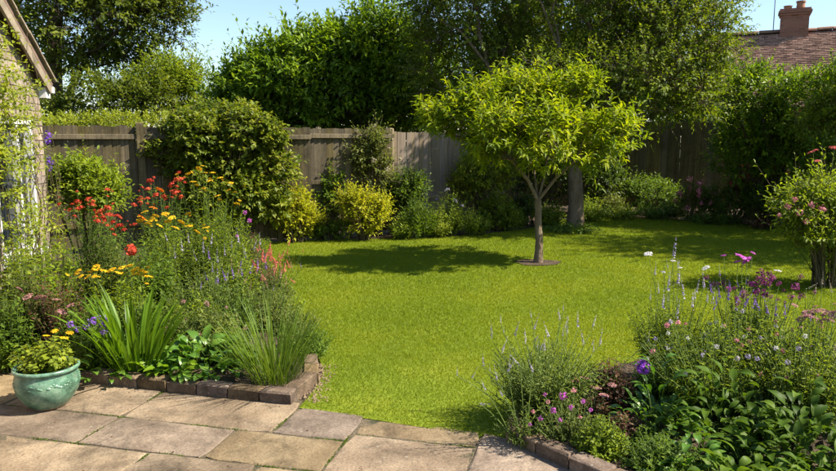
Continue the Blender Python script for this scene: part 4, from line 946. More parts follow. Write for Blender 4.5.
# right hand side, nearer
pshrub('bright_shrub', 'bright yellow green shrub in front of the tall laurel', 822, 124, 11.2, 58, 56, LF['fresh'], 520, .075, sl=(.1, .3), up=.6, tall=.15)
pshrub('bright_shrub', 'shaded green lower shrub below the bright yellow green one', 838, 172, 10.8, 80, 70, LF['mid'], 480, .09, sl=(.1, .3))
c, r = ell(832, 216, 7.8, 84, 60, .5)
shrub('pink_shrub', 'arching light green shrub with pale pink flowers reaching over the lawn', 'shrub', c, sublumps(seed(), c, r, 5, (.25, .45)) + [ell(795, 205, 7.7, 40, 30, .25), ell(842, 246, 7.9, 50, 40, .3), ell(808, 234, 7.7, 46, 30, .3)], LF['fresh'], n=720, nl=10, ll=.075, wr=.36, sl=(.15, .4), tm='l6', up=.3, tall=.2,
      heads=[(800, 213, 7.45), (788, 207, 7.45, .8), (812, 205, 7.45), (779, 215, 7.45, .6), (806, 222, 7.4, .8), (822, 209, 7.4), (795, 200, 7.45, .7)], hkind='loose', hmat=PT['pink'], hsize=.085)
L_ = sublumps(RNG(9), V3(3.4, 3.5, .6), V3(.5, .7, .55), 6) + sublumps(RNG(8), V3(3.5, 4.4, .6), V3(.45, .5, .55), 4)  # extra shrub out of view, added to shade the large leaves
shrub('shade_shrub', 'unseen rounded green shrub added to shade the bed of large dark leaves', 'shrub', (3.4, 3.8), L_, LF['mid'], n=900, nl=9, ll=.07, wr=.45)
pr = at(838, 240, 7.9)
perennial('red_valerian', 'tall stem with flat rose red flower heads beside the arching pink shrub', 'flowering plant', pr, (.22, .2), 1.0, LF['fresh'], n=16, nl=12, ll=.10, wr=.25, heads=[(813, 152, 7.8, 1.1), (817, 161, 7.8, .7), (834, 148, 7.7)], hkind='flat', hmat=PT['coral'], hsize=.11)
#@@LEFT
# ------------------------------------------------------------------ left bed
pshrub('leafy_shrub', 'light green leafy shrub in front of the fence beside the house corner', 88, 188, 8.9, 78, 74, LF['fresh'], 560, .085, sl=(.12, .32), up=.6, tm='l6', tall=.15, cat='shrub', dep=.45)
def bed(name, label, px, Y, wpx, top, mat, cat='flowering plant', dep=None, **k):
    """plant standing at distance Y at photo column px, wpx wide, its foliage reaching photo row top"""
    p = at(px, top, Y); w = wpx / 2 * Y / F
    return perennial(name, label, cat, p, (w, dep or min(w, .42)), max(p[2], .12), mat, **k)
bed('yellow_daisy_plant', 'tall airy plant with small yellow flowers against the ivy mound', 205, 8.4, 74, 190, LF['fresh'], n=70, nl=16, ll=.11, wr=.16, tm='d2', op=50,
    heads=[(178, 174, 8.3), (188, 174, 8.3), (199, 169, 8.4), (213, 173, 8.4), (210, 181, 8.3), (220, 178, 8.4), (228, 191, 8.4), (237, 204, 8.4), (193, 182, 8.3), (218, 196, 8.3), (204, 188, 8.3, .8), (231, 183, 8.4, .8)], hkind='flat', hmat=PT['yellow'], hsize=.08, sat=1)
bed('red_flowered_plant', 'tall plant with scarlet flower clusters beside the tall yellow flowers', 160, 7.5, 70, 196, LF['mid'], n=80, nl=14, ll=.10, wr=.3,
    heads=[(150, 181, 7.4), (178, 180, 7.4, 1.25), (175, 192, 7.3, 1.2), (164, 197, 7.3), (141, 199, 7.4), (156, 195, 7.4), (171, 185, 7.5), (148, 189, 7.4, .8), (181, 197, 7.3, .8), (134, 205, 7.3, .8)], hkind='dome', hmat=PT['red'], hsize=.088, sat=2)
bed('orange_flowered_plant', 'plant with orange flower heads among the scarlet ones', 162, 7.2, 30, 205, LF['fresh'], n=26, nl=12, ll=.10, wr=.25, heads=[(160, 190, 7.2, .9), (153, 208, 7.0, .8), (142, 218, 6.9)], hkind='flat', hmat=PT['orange'], hsize=.10)
bed('yarrow', 'yellow flat headed yarrow below the scarlet flowers', 165, 6.9, 76, 226, LF['fresh'], n=90, nl=15, ll=.09, wr=.2, tm='d2',
    heads=[(140, 221, 6.8), (148, 224, 6.7), (156, 216, 6.8), (165, 214, 6.8), (172, 218, 6.7), (181, 222, 6.7), (160, 226, 6.6), (145, 212, 6.9), (197, 232, 6.6), (206, 228, 6.7), (188, 214, 6.8, .8), (176, 228, 6.6, .9), (190, 226, 6.6, .8), (168, 222, 6.7, .9), (152, 219, 6.8, .8)], hkind='flat', hmat=PT['yellow'], hsize=.075, sat=1)
bed('fine_leaved_plant', 'fresh green feathery plant between the yarrow and the lawn', 220, 7.0, 90, 208, LF['fresh'], cat='plant', n=170, nl=20, ll=.085, wr=.16, tm='d2', op=45, heads=[(245, 213, 7.2, .7), (249, 221, 7.2, .8), (152 + 85, 236, 6.8, .5)], hkind='loose', hmat=PT['magenta'], hsize=.07)
bed('bronze_plant', 'bronze leaved plant at the lawn edge behind the pink plumes', 250, 7.6, 40, 232, LF['bronze'], cat='plant', n=90, nl=12, ll=.07, wr=.35)
bed('astilbe', 'coral pink plumed plant leaning over the lawn edge', 270, 7.0, 50, 270, LF['olive'], n=55, nl=10, ll=.07, wr=.3,
    heads=[(262, 262, 6.9), (270, 262, 6.9), (277, 264, 6.9), (268, 256, 7.0), (284, 272, 6.8, .8), (258, 270, 6.8), (274, 272, 6.8), (289, 268, 6.9, .7), (281, 258, 7, .7)], hkind='plume', hmat=PT['coral'], hsize=.13, sat=2)
bed('red_flowered_plant', 'scarlet flowered plant nearest to the house window', 95, 6.6, 70, 215, LF['mid'], n=90, nl=14, ll=.095, wr=.3,
    heads=[(78, 202, 6.5), (92, 205, 6.5), (100, 212, 6.4, 1.1), (108, 208, 6.5), (103, 219, 6.4, 1.1), (113, 222, 6.4), (119, 226, 6.3, 1.1), (70, 210, 6.5, .8), (88, 199, 6.6, .8), (80, 208, 6.5), (124, 230, 6.3, .8), (110, 215, 6.4), (97, 221, 6.3, .9), (107, 190, 6.8, .8), (117, 216, 6.4, .8)], hkind='dome', hmat=PT['red'], hsize=.078, sat=2)
bed('red_flowered_plant', 'single round scarlet flower head on its own green stems above the front yellow yarrow', 130, 5.9, 30, 265, LF['mid'], n=30, nl=12, ll=.09, wr=.35, heads=[(131, 250, 5.8)], hkind='ball', hmat=PT['red'], hsize=.105)
bed('dark_leaved_plant', 'dark leafy plant behind the front yellow yarrow', 150, 6.2, 70, 245, LF['mid'], cat='plant', n=110, nl=14, ll=.09, wr=.4)
bed('leafy_plant', 'light green leafy mound in front of the house window', 25, 5.75, 80, 240, LF['fresh'], cat='plant', n=120, nl=14, ll=.085, wr=.45, tm='l6')
bed('salvia', 'grey lilac salvia with slender spikes in the middle of the left bed', 205, 6.0, 100, 262, LF['silver'], n=110, nl=13, ll=.075, wr=.28,
    heads=[(168 + i * 7.1, 243 + 22 * ((i * 37) % 10) / 10., 5.9 - .02 * i, .8 + .04 * ((i * 7) % 9)) for i in range(14)], hkind='spike', hmat=PT['lilac'], hsize=.12, tilt=.15)
bed('penstemon', 'loose plant with dusky pink tips beside the lawn', 262, 5.9, 80, 285, LF['olive'], n=120, nl=13, ll=.065, wr=.25,
    heads=[(232 + i * 6, 268 + 26 * ((i * 43) % 10) / 10., 5.8, .8 + .05 * ((i * 5) % 7)) for i in range(11)], hkind='spike', hmat=PT['dusk'], hsize=.12, tilt=.2)
bed('violet_salvia', 'dark violet spiked plant behind the chive clump', 235, 5.5, 60, 290, LF['mid'], n=80, nl=12, ll=.065, wr=.35,
    heads=[(210 + i * 8, 262 + 24 * ((i * 29) % 10) / 10., 5.45, 1) for i in range(8)], hkind='spike', hmat=PT['purple'], hsize=.12, tilt=.2, sat=1)
bed('yarrow', 'front row of golden yellow yarrow above the daylily leaves', 112, 5.5, 90, 284, LF['fresh'], n=110, nl=15, ll=.10, wr=.22, tm='d2',
    heads=[(78, 272, 5.4), (88, 277, 5.3), (96, 268, 5.4), (104, 271, 5.4), (112, 270, 5.4), (122, 268, 5.4), (129, 266, 5.4), (135, 270, 5.4), (142, 273, 5.4), (149, 277, 5.3), (97, 277, 5.3, .8), (118, 273, 5.3, .8)], hkind='flat', hmat=PT['yellow'], hsize=.072, sat=1)
bed('bronze_plant', 'bronze and purple leaved plant behind the glazed pot', 50, 5.2, 80, 268, LF['bronze'], cat='plant', n=130, nl=14, ll=.06, wr=.4, heads=[(40, 298, 5.0), (28, 297, 5.0, .8), (56, 300, 5.0, .7), (20, 290, 5.1, .7), (70, 306, 4.95, .7), (62, 312, 4.95, .7)], hkind='flat', hmat=PT['dusk'], hsize=.10)
bed('leafy_plant', 'mixed green leafy plant at the very edge of the bed beside the pot', 5, 4.9, 60, 290, LF['mid'], cat='plant', n=90, nl=13, ll=.075, wr=.45)
bed('green_filler_plant', 'bushy green plant between the pot and the daylily leaves', 85, 5.0, 70, 300, LF['mid'], cat='plant', n=110, nl=13, ll=.07, wr=.45, tm='l6')
bed('cranesbill', 'cranesbill with violet blue flowers behind the glazed pot', 92, 4.75, 52, 332, LF['mid'], n=70, nl=11, ll=.06, wr=.6, tm='l6',
    heads=[(93, 322, 4.6), (103, 325, 4.6), (86, 327, 4.6, .9), (108, 319, 4.6, .8), (70, 325, 4.6, .9), (98, 318, 4.65, .8), (77, 330, 4.55, .7), (104, 332, 4.55, .8)], hkind='loose', hmat=PT['purple'], hsize=.06)
bed('leafy_plant', 'bushy mid green plant with dull flower buds behind the broad leaved clump', 205, 5.15, 96, 305, LF['olive'], cat='plant', n=170, nl=14, ll=.065, wr=.4, heads=14, hkind='loose', hmat=PT['dusk'], hsize=.035)
for k_, (lx, ly, lab, mt_) in enumerate([(-.82, 5.25, 'low green tuft hanging over the lawn edge behind the chives', 'mid'), (-1.0, 5.75, 'loose olive plant spilling over the lawn edge in the left bed', 'olive'),
        (-1.2, 6.3, 'soft green edging plant below the dusky pink tips', 'fresh'), (-1.42, 6.95, 'small leafy plant at the lawn edge under the coral plumes', 'olive'),
        (-1.75, 7.9, 'bronze tinged edging plant where the lawn turns behind the plumes', 'bronze'), (-2.1, 9.2, 'low dark plant along the lawn before the ivy mound', 'mid'), (-2.4, 10.5, 'pale leafy plant beside the first golden shrub', 'fresh')]):
    perennial('edging_plant', lab, 'plant', (lx - .06, ly), (.24, .34), .26 + .03 * (k_ % 3), LF[mt_], n=60, nl=11, ll=.06, wr=.35, base_f=.5)
for lab, px_, Y_, w_, t_, m_, n_ in [('soft green mound between the house wall and the scarlet flowers', 58, 6.1, 60, 240, 'fresh', 90), ('olive green mound behind the single scarlet head', 112, 6.25, 60, 238, 'olive', 90),
        ('leafy green mound behind the long daylily leaves', 135, 5.15, 76, 298, 'mid', 110), ('light green mound before the grey lilac salvia', 190, 5.5, 70, 292, 'fresh', 110), ('fresh mound at the back of the lilac salvia', 232, 6.5, 60, 240, 'fresh', 90),
        ('green mound beside the bronze plant at the wall foot', 18, 5.2, 60, 262, 'olive', 90), ('low mound behind the broad pale leaves', 230, 4.95, 60, 330, 'mid', 90), ('yellowish mound between the two yarrow groups', 150, 6.6, 60, 232, 'fresh', 80)]:
    bed('leafy_mound', lab, px_, Y_, w_, t_, LF[m_], cat='plant', n=n_, nl=14, ll=.08, wr=.36)
# ---- strap leaved clump: every leaf a piece of its own
def strap_mesh(k, mat, w=.05, droop=1.0, segs=7):
    rng = RNG(500 + k); V = []; T = []
    bend = rng.uniform(.5, 1.3) * droop; tw = rng.normal(0, .25)
    y, z, ang = 0., 0., math.radians(rng.uniform(4, 16))
    for i in range(segs + 1):
        t = i / segs; ww = w * (.55 + .45 * min(1, t * 3)) * (1 - max(0, (t - .45) / .55) ** 1.6) * .5 + .0008
        c, s = math.cos(tw * t), math.sin(tw * t); nz = math.sin(ang); ny = math.cos(ang)
        V += [(-ww * c, y - ww * s * .4, z), (0, y + .22 * ww * ny, z - .22 * ww * nz), (ww * c, y + ww * s * .4, z)]
        y += math.sin(ang) / segs; z += math.cos(ang) / segs; ang += bend * (t ** 1.5 + .08) / segs * 2.1
    for i in range(segs):
        a = i * 3
        T += [(a, a + 1, a + 4), (a, a + 4, a + 3), (a + 1, a + 2, a + 5), (a + 1, a + 5, a + 4)]
    return mesh_tri('leaf', V, T, mat, np.full(len(V), rng.uniform(0, 1)))
def strap_clump(name, label, base, n, L, mat, w, spread, lean=.35, droop=1.0, cat='plant', nv=9, up=0.0):
    rng = seed(); root = empty(name, (base[0], base[1], 0), label, cat); ms = [strap_mesh(k + n, mat, w, droop) for k in range(nv)]
    for i in range(n):
        q = math.sqrt(rng.random()); a = rng.uniform(0, 6.283)
        put('leaf', ms[rng.integers(nv)], root, (q * math.cos(a) * spread[0], q * math.sin(a) * spread[1], .05), (-lean * q * rng.uniform(.5, 1.4) + rng.normal(0, .08), rng.normal(0, .08), a - math.pi / 2 + rng.normal(0, .3)), L * rng.uniform(.6, 1.1))
    return root
g = at(137, 380, 4.72)
strap_clump('daylily', 'daylily clump of long arching bright green strap leaves behind the brick edging', g, 105, .62, LF['strap'], .042, (.17, .10), .30, .9)
g = at(276, 386, 4.5)
strap_clump('chives', 'upright clump of thin green chive leaves at the corner of the brick edging', g, 300, .57, LF['chive'], .011, (.16, .11), .50, .5)
# ---- broad leaved clumps
def broad_mesh(k, mat, wr=.55, pet=.35):
    rng = RNG(900 + k); V = []; T = []; segs = 6
    ang = math.radians(rng.uniform(25, 45)); y = z = 0.; n0 = 0
    for i in range(4):                                              # stalk
        V += [(-.012, y, z), (.012, y, z)]; y += math.sin(ang * .6) * pet / 3; z += math.cos(ang * .6) * pet / 3
    for i in range(3): a = i * 2; T += [(a, a + 1, a + 3), (a, a + 3, a + 2)]
    y -= math.sin(ang * .6) * pet / 3; z -= math.cos(ang * .6) * pet / 3; n0 = len(V)
    bend = rng.uniform(1.0, 1.9)
    for i in range(segs + 1):
        t = i / segs; ww = wr * .5 * math.sin(math.pi * min(1, t * .93 + .035) ** .8) + .002; ww *= 1 + rng.normal(0, .04)
        up_ = .22 * ww; wav = rng.normal(0, .012, 2)
        ny, nz = -math.cos(ang), math.sin(ang)
        V += [(-ww, y + ny * up_, z + nz * up_ + wav[0]), (-ww * .5, y + ny * up_ * .6, z + nz * up_ * .6), (0, y, z), (ww * .5, y + ny * up_ * .6, z + nz * up_ * .6), (ww, y + ny * up_, z + nz * up_ + wav[1])]
        y += math.sin(ang) / segs; z += math.cos(ang) / segs; ang += bend / segs
    for i in range(segs):
        for j in range(4):
            a = n0 + i * 5 + j; T += [(a, a + 1, a + 6), (a, a + 6, a + 5)]
    return mesh_tri('leaf', V, T, mat, np.full(len(V), rng.uniform(0, 1)), smooth=True)
def broad_clump(name, label, base, n, L, mat, spread, wr=.55, z=(.02, .15), cat='plant', tilt=.35, nv=7, pet=.35):
    rng = seed(); root = empty(name, (base[0], base[1], 0), label, cat); ms = [broad_mesh(k + n, mat, wr, pet) for k in range(nv)]
    for i in range(n):
        q = math.sqrt(rng.random()); a = rng.uniform(0, 6.283)
        put('leaf', ms[rng.integers(nv)], root, (q * math.cos(a) * spread[0], q * math.sin(a) * spread[1], rng.uniform(z[0], max(z[0] + .02, z[1] * (1.15 - q)))), (rng.normal(-tilt * q * .5, .2), rng.normal(0, .25), a - math.pi / 2 + rng.normal(0, .5)), L * rng.uniform(.6, 1.2))
    return root
g = at(205, 385, 4.72); broad_clump('broad_leaved_plant', 'low clump of broad pale green leaves between the daylily and the chives', g, 170, .115, LF['broad'], (.32, .20), .5, (.03, .30))
g = at(168, 388, 4.62); broad_clump('broad_leaved_plant', 'few wide pointed leaves hanging over the front of the brick edging', g, 22, .14, LF['strap'], (.16, .06), .4, (.05, .13))
g = at(100, 385, 4.6); broad_clump('broad_leaved_plant', 'small leafy tuft behind the edging next to the glazed pot', g, 40, .09, LF['broad'], (.2, .12), .5, (.03, .18))

# ---- climbers on the house
rng = seed()
root = empty('climbing_plant', wallpt(.75, 0, .12), 'yellow green climbing plant twining up the brick house wall around the window', 'climber')
base = np.array([wallpt(rng.uniform(.3, 1.3), 0, rng.uniform(.05, .15)) for i in range(16)]); tip = np.array([wallpt(rng.uniform(.35, 1.75), rng.uniform(1.6, 2.75), rng.uniform(.04, .2)) for i in range(16)])
cv = curves(rng, base, tip, 9, .4); cv[:, 1:-1] += rng.normal(0, .05, cv[:, 1:-1].shape)
V, T = tubes(cv, np.tile(np.linspace(.007, .002, 9), (16, 1)), 5); obj_tri('stem', V, T, M['twig'], root, kind='stuff')
pt = []
for t, z, n_ in [(1.4, 2.1, 50), (1.5, 2.15, 50), (1.2, 1.85, 45), (.95, 1.8, 22), (1.45, 1.5, 60), (.95, 1.5, 18), (1.3, 1.15, 40), (.7, 1.1, 9), (1.0, .85, 26), (.5, .75, 9), (1.3, .7, 40), (1.6, 2.45, 40), (.6, .4, 30), (1.2, .4, 40)]:
    o = np.array([wallpt(t + a, z + b_, abs(c_) + .05) for a, b_, c_ in zip(rng.normal(0, .13, n_), rng.normal(0, .14, n_), rng.normal(0, .10, n_))])
    d = nrm(rng.normal(0, .5, (n_, 3)) + np.array((HN[0], HN[1], .5)) * .7); pt.append(shoots(rng, o, d, rng.uniform(.1, .3, n_), 8, .055, .5, tm='l4'))
V, T, C = join(pt); obj_tri('foliage', V, T, LF['gold_soft'] if 'gold_soft' in LF else LF['hedge'], root, C, kind='stuff')
root = empty('clematis', wallpt(.12, 0, .12), 'deep violet clematis flowers at the brick corner of the house', 'climber')
base = np.array([wallpt(rng.uniform(.0, .25), 0, .12) for i in range(5)]); tip = np.array([wallpt(rng.uniform(-.02, .3), rng.uniform(1.3, 1.9), .1) for i in range(5)])
cv = curves(rng, base, tip, 8, .4); cv[:, 1:-1] += rng.normal(0, .03, cv[:, 1:-1].shape)
V, T = tubes(cv, np.tile(np.linspace(.005, .002, 8), (5, 1)), 4); obj_tri('stem', V, T, M['twig'], root, kind='stuff')
V, T, C = stem_leaves(rng, cv, 16, .06, .45, .1, 1.0); obj_tri('foliage', V, T, LF['fresh'], root, C, kind='stuff')
for px, py, s in ((38, 137, 1.3), (41, 142, .9), (36, 163, 1.), (37, 169, .8), (34, 158, .6)):
    q = at(px, py, 7.2); t = float(np.dot(q[:2] - HC, HW)); q = wallpt(t, q[2], .14)
    put('flower_head', head_mesh('loose', PT['deep'], 0), root, q - origin(root), (.6, 0, rng.uniform(0, 6)), .085 * s)

# ---- the glazed pot and its plant
def planter():
    c = gnd(48, 413); c[1] += .12; c = np.array((at(48, 390, c[1])[0], c[1], 0)); root = empty('glazed_pot', c, 'rounded pale green glazed pot with a raised leaf band on the patio', 'pot')
    R_ = .188; prof = [(.0, .004), (.095, .0), (.108, .012), (.142, .050), (.176, .105), (.188, .155), (.183, .200), (.172, .228), (.174, .236), (.188, .240), (.192, .250), (.188, .262), (.178, .264), (.170, .256), (.168, .235), (.165, .20), (0, .20)]
    a = np.linspace(0, 2 * math.pi, 49)[:-1]; k = 48
    V = [(r * math.cos(t), r * math.sin(t), z) for r, z in prof for t in a]
    fs = [(j * k + i, j * k + (i + 1) % k, (j + 1) * k + (i + 1) % k, (j + 1) * k + i) for j in range(len(prof) - 1) for i in range(k)]
    put('pot_body', poly_mesh('pot_body', V, fs, M['glaze'], True), root, (0, 0, .0))
    s = [(.0, .212), (.171, .212)]
    V = [(r * math.cos(t), r * math.sin(t), z) for r, z in s for t in a]; put('compost', poly_mesh('compost', V, [(i, k + i, k + (i + 1) % k, (i + 1) % k) for i in range(k)], M['soil']), root)
    # raised garland: leaves and beads standing proud of the shoulder
    rng = seed(); Vp, Tp, o = [], [], 0
    def rad(z): return np.interp(z, [.115, .165, .205, .228], [.172, .186, .180, .172])
    for i in range(84):
        t = i / 84 * 2 * math.pi; z = .168 + .014 * math.sin(t * 12) + rng.normal(0, .006); r = rad(z); sz = rng.uniform(.007, .013); an = rng.uniform(0, 3.14)
        e1 = np.array((-math.sin(t), math.cos(t), 0)); e2 = np.array((0, 0, 1.)); nn = np.array((math.cos(t), math.sin(t), 0)); p = nn * (r - .001) + e2 * z
        ring = [p + (e1 * math.cos(b_ + an) * sz * 1.5 + e2 * math.sin(b_ + an) * sz * .8) for b_ in np.arange(6) * math.pi / 3]
        ring2 = [p + nn * sz * .45 + (e1 * math.cos(b_ + an) * sz * .8 + e2 * math.sin(b_ + an) * sz * .4) for b_ in np.arange(6) * math.pi / 3]
        Vp += ring + ring2 + [p + nn * sz * .55]
        for q in range(6):
            q2 = (q + 1) % 6; Tp += [(o + q, o + q2, o + 6 + q2), (o + q, o + 6 + q2, o + 6 + q), (o + 6 + q, o + 6 + q2, o + 12)]
        o += 13
    put('leaf_relief', mesh_tri('leaf_relief', Vp, Tp, M['glaze'], smooth=True), root)
    return c
m, nt, b = newmat('celadon_glaze'); tc = N(nt, 'ShaderNodeTexCoord'); n1 = N(nt, 'ShaderNodeTexNoise'); n1.inputs['Scale'].default_value = 14; n1.inputs['Detail'].default_value = 8
nt.links.new(tc.outputs['Object'], n1.inputs['Vector']); r = ramp(nt, [(.045, .10, .06), (.10, .205, .135), (.22, .32, .22)], [.3, .5, .75]); nt.links.new(n1.outputs[0], r.inputs[0])
sx = N(nt, 'ShaderNodeSeparateXYZ'); nt.links.new(tc.outputs['Object'], sx.inputs[0]); mr = N(nt, 'ShaderNodeMapRange'); mr.inputs['From Min'].default_value = .02; mr.inputs['From Max'].default_value = .012
nt.links.new(sx.outputs['Z'], mr.inputs[0]); mx = N(nt, 'ShaderNodeMix', data_type='RGBA'); mx.inputs[7].default_value = (.30, .22, .14, 1)
nt.links.new(mr.outputs[0], mx.inputs[0]); nt.links.new(r.outputs[0], mx.inputs[6]); nt.links.new(mx.outputs[2], b.inputs['Base Color'])
b.inputs['Roughness'].default_value = .32; b.inputs['Specular IOR Level'].default_value = .5
bp = N(nt, 'ShaderNodeBump'); bp.inputs['Strength'].default_value = .15; bp.inputs['Distance'].default_value = .005; nt.links.new(n1.outputs[0], bp.inputs['Height']); nt.links.new(bp.outputs[0], b.inputs['Normal'])
M['glaze'] = m
weather(M['glaze'], .45, 9, False)
pc = planter()
def pot_plant(c):
    rng = seed(); c = np.array((c[0], c[1], .212)); root = empty('potted_plant', c, 'yellow green lobed leaves with small yellow flowers growing in the glazed pot', 'plant'); n = 70
    a = rng.uniform(0, 6.28, n); q = np.sqrt(rng.random(n)); tip = c + np.stack([q * np.cos(a) * .21, q * np.sin(a) * .20, .22 * np.sqrt(1 - .75 * q * q) * rng.uniform(.45, 1.1, n)], 1)
    fl = np.array([at(55, 331, c[1]), at(70, 333, c[1]), at(64, 338, c[1] - .05), at(46, 336, c[1] - .03)]); tip = np.concatenate([tip, fl])
    base = c + (tip - c) * np.array((.45, .45, 0)); cv = curves(rng, base, tip)
    V, T = tubes(cv, np.tile(np.linspace(.003, .0015, 5), (len(tip), 1)), 3); obj_tri('stem', V, T, M['gstem'], root, kind='stuff')
    V, T, C = stem_leaves(rng, cv[:n], 12, .042, .75, .25, 1., 70, .1, 'l6', .25); obj_tri('foliage', V, T, LF['hedge'], root, C, kind='stuff')
    for i, p in enumerate(fl): put('flower_head', head_mesh('flat', PT['yellow'], i % 3), root, p - c, (.2, 0, i), .05)
pot_plant(pc)
#@@RIGHT
# ------------------------------------------------------------------ right bed
bed('catmint', 'grey green catmint with slender lilac spikes spilling over the lawn corner', 546, 3.92, 124, 342, LF['silver'], n=200, nl=20, ll=.055, wr=.24, dep=.32, crest='flat', op=48, base_f=.25,
    heads=[(492, 340, 4.05), (502, 352, 4.0), (515, 336, 4.05), (526, 345, 4.0), (534, 330, 4.1), (549, 338, 4.1), (560, 322, 4.15), (567, 334, 4.15), (578, 328, 4.15), (592, 330, 4.2), (600, 345, 4.15), (508, 372, 3.9), (484, 370, 4.0), (472, 378, 4.0, .8), (544, 352, 4.0), (584, 346, 4.1)], hkind='spike', hmat=PT['lilac'], hsize=.105, sat=1, tilt=.18)
bed('catmint', 'arching grey green sprays leaning out from the end of the brick edging over the patio', 528, 3.62, 76, 405, LF['silver'], n=22, nl=16, ll=.045, wr=.26, dep=.12, base_f=.15, op=48,
    heads=[(486, 392, 3.55), (497, 380, 3.58), (508, 372, 3.6), (520, 366, 3.62), (480, 404, 3.52), (533, 372, 3.6), (502, 396, 3.5)], hkind='spike', hmat=PT['lilac'], hsize=.08)
bed('bronze_plant', 'dark bronze leaved plant between the catmint and the violet phlox', 612, 4.1, 56, 358, LF['bronze'], cat='plant', n=110, nl=13, ll=.055, wr=.5)
bed('diascia', 'trailing plant with small magenta pink flowers on the shaded brick edging', 570, 3.62, 76, 392, LF['olive'], n=60, nl=12, ll=.035, wr=.4, dep=.12,
    heads=[(563, 397, 3.48, 1.3), (553, 411, 3.46), (574, 391, 3.5, .9), (541, 419, 3.48, .8), (583, 402, 3.48, .8), (548, 402, 3.5, .7), (571, 408, 3.44, .8), (590, 410, 3.44, .7), (533, 412, 3.5, .7), (560, 420, 3.44, .7), (530, 425, 3.48, .6), (580, 417, 3.42, .6), (545, 395, 3.52, .6)], hkind='loose', hmats=[PT['magenta'], PT['magenta'], PT['pink']], hsize=.036)
bed('stonecrop', 'dusky pink flowering plant among the bronze leaves behind the trailing diascia', 592, 3.85, 46, 392, LF['bronze'], n=60, nl=11, ll=.045, wr=.45, heads=[(578, 383, 3.85), (586, 379, 3.85, .9), (596, 388, 3.8, .9), (570, 381, 3.9, .7), (604, 396, 3.8, .8), (612, 385, 3.85, .7)], hkind='flat', hmat=PT['dusk'], hsize=.075)
bed('oregano', 'bright yellow green leafy cushion at the brick edging', 602, 3.45, 66, 418, LF['fresh'], cat='plant', n=150, nl=13, ll=.034, wr=.6, dep=.15, tm='l6')
bed('cushion_plant', 'darker green small leaved cushion beside the yellow green one', 664, 3.25, 90, 438, LF['mid'], cat='plant', n=170, nl=13, ll=.036, wr=.55, dep=.2, tm='l6')
g = at(655, 440, 3.75); broad_clump('phlox', 'phlox with large pointed green leaves and a violet flower head', g, 110, .105, LF['broad'], (.2, .16), .30, (.05, .42), cat='flowering plant')
ph = bpy.data.objects['phlox']; q = at(643, 367, 3.72)
put('flower_head', head_mesh('ball', PT['violet'], 0), ph, q - np.array(ph.location), (.2, .1, 0), .085)
cvp = curves(RNG(4), np.array([[g[0], g[1], 0]]), q[None]); V, T = tubes(cvp, np.full((1, 5), .0035), 5); obj_tri('stem', V, T, M['gstem'], ph)
bed('veronica', 'tall slender veronica with pale lilac spikes facing the lawn', 672, 4.45, 90, 296, LF['fresh'], n=150, nl=18, ll=.06, wr=.24, tm='d2', stem_r=.002,
    heads=[(673, 262, 4.5, 1.5), (678, 285, 4.4, 1.4), (668, 292, 4.4, 1.2), (684, 300, 4.4, 1.2), (655, 275, 4.5, .8), (663, 310, 4.35, 1.2), (692, 312, 4.4, 1.2), (704, 288, 4.5, 1.1), (676, 320, 4.3, 1.2), (696, 296, 4.5), (650, 300, 4.5, .7), (712, 305, 4.4)], hkind='spike', hmat=PT['lilac'], hsize=.115, sat=1, tilt=.12, crest='flat')
bed('scabious', 'wiry stems with small pale flat flower heads rising over the lilac spikes', 690, 4.6, 120, 310, LF['olive'], n=40, nl=12, ll=.06, wr=.2, tm='d2', stem_r=.002, heads=[(648, 254, 4.6, 1.1), (706, 268, 4.6, 1.1), (673, 261, 4.6, .7), (663, 272, 4.6, .6), (778, 271, 4.5, .9), (680, 268, 4.6, .6)], hkind='flat', hmat=PT['white'], hsize=.055, heads_leafy=False, tilt=.2)
bed('tall_phlox', 'tall stem with one bright magenta flower head above the maroon ones', 742, 4.3, 50, 280, LF['fresh'], n=26, nl=14, ll=.08, wr=.25, heads=[(742, 258, 4.3, 1.15), (738, 262, 4.3, .7), (747, 261, 4.28, .8)], hkind='flat', hmat=PT['magenta'], hsize=.085, sat=1)
bed('maroon_phlox', 'plant with dark maroon purple flower clusters in the sunny right bed', 760, 4.25, 90, 298, LF['fresh'], n=120, nl=15, ll=.075, wr=.26,
    heads=[(760, 275, 4.2, 1.1), (766, 283, 4.2, 1.1), (753, 284, 4.2), (772, 279, 4.2, .8), (757, 292, 4.15, .9), (723, 283, 4.3, .9), (728, 290, 4.2, .7), (796, 287, 4.2, .9), (791, 297, 4.15, .7), (743, 295, 4.15, .9), (801, 296, 4.2, .7), (765, 295, 4.15, .8), (737, 303, 4.1, .7)], hkind='loose', hmat=PT['maroon'], hsize=.062, sat=2, crest='flat')
bed('purple_salvia', 'violet spikes standing below the maroon flowers', 745, 4.1, 100, 318, LF['fresh'], n=140, nl=14, ll=.06, wr=.26, heads=[(712 + i * 8, 296 + 26 * ((i * 31) % 10) / 10., 4.05, .8 + .05 * (i % 5)) for i in range(10)], hkind='spike', hmat=PT['purple'], hsize=.12, tilt=.2, sat=1, crest='flat')
bed('aster', 'airy plant speckled with tiny white and lilac flowers over the dark leaves', 720, 3.95, 160, 322, LF['fresh'], n=260, nl=15, ll=0.055, wr=.25, tm='d2', dep=.3, heads=46, hkind='loose', hmats=[PT['lilac'], PT['pink'], PT['lilac'], PT['white']], hsize=.03, crest='flat')
bed('aster', 'airy plant with whitish flowers beneath the pale pink sedum', 805, 3.85, 120, 326, LF['fresh'], n=220, nl=15, ll=0.055, wr=.25, tm='d2', dep=.3, heads=26, hkind='loose', hmats=[PT['pink'], PT['lilac'], PT['dusk'], PT['white']], hsize=.03, crest='flat')
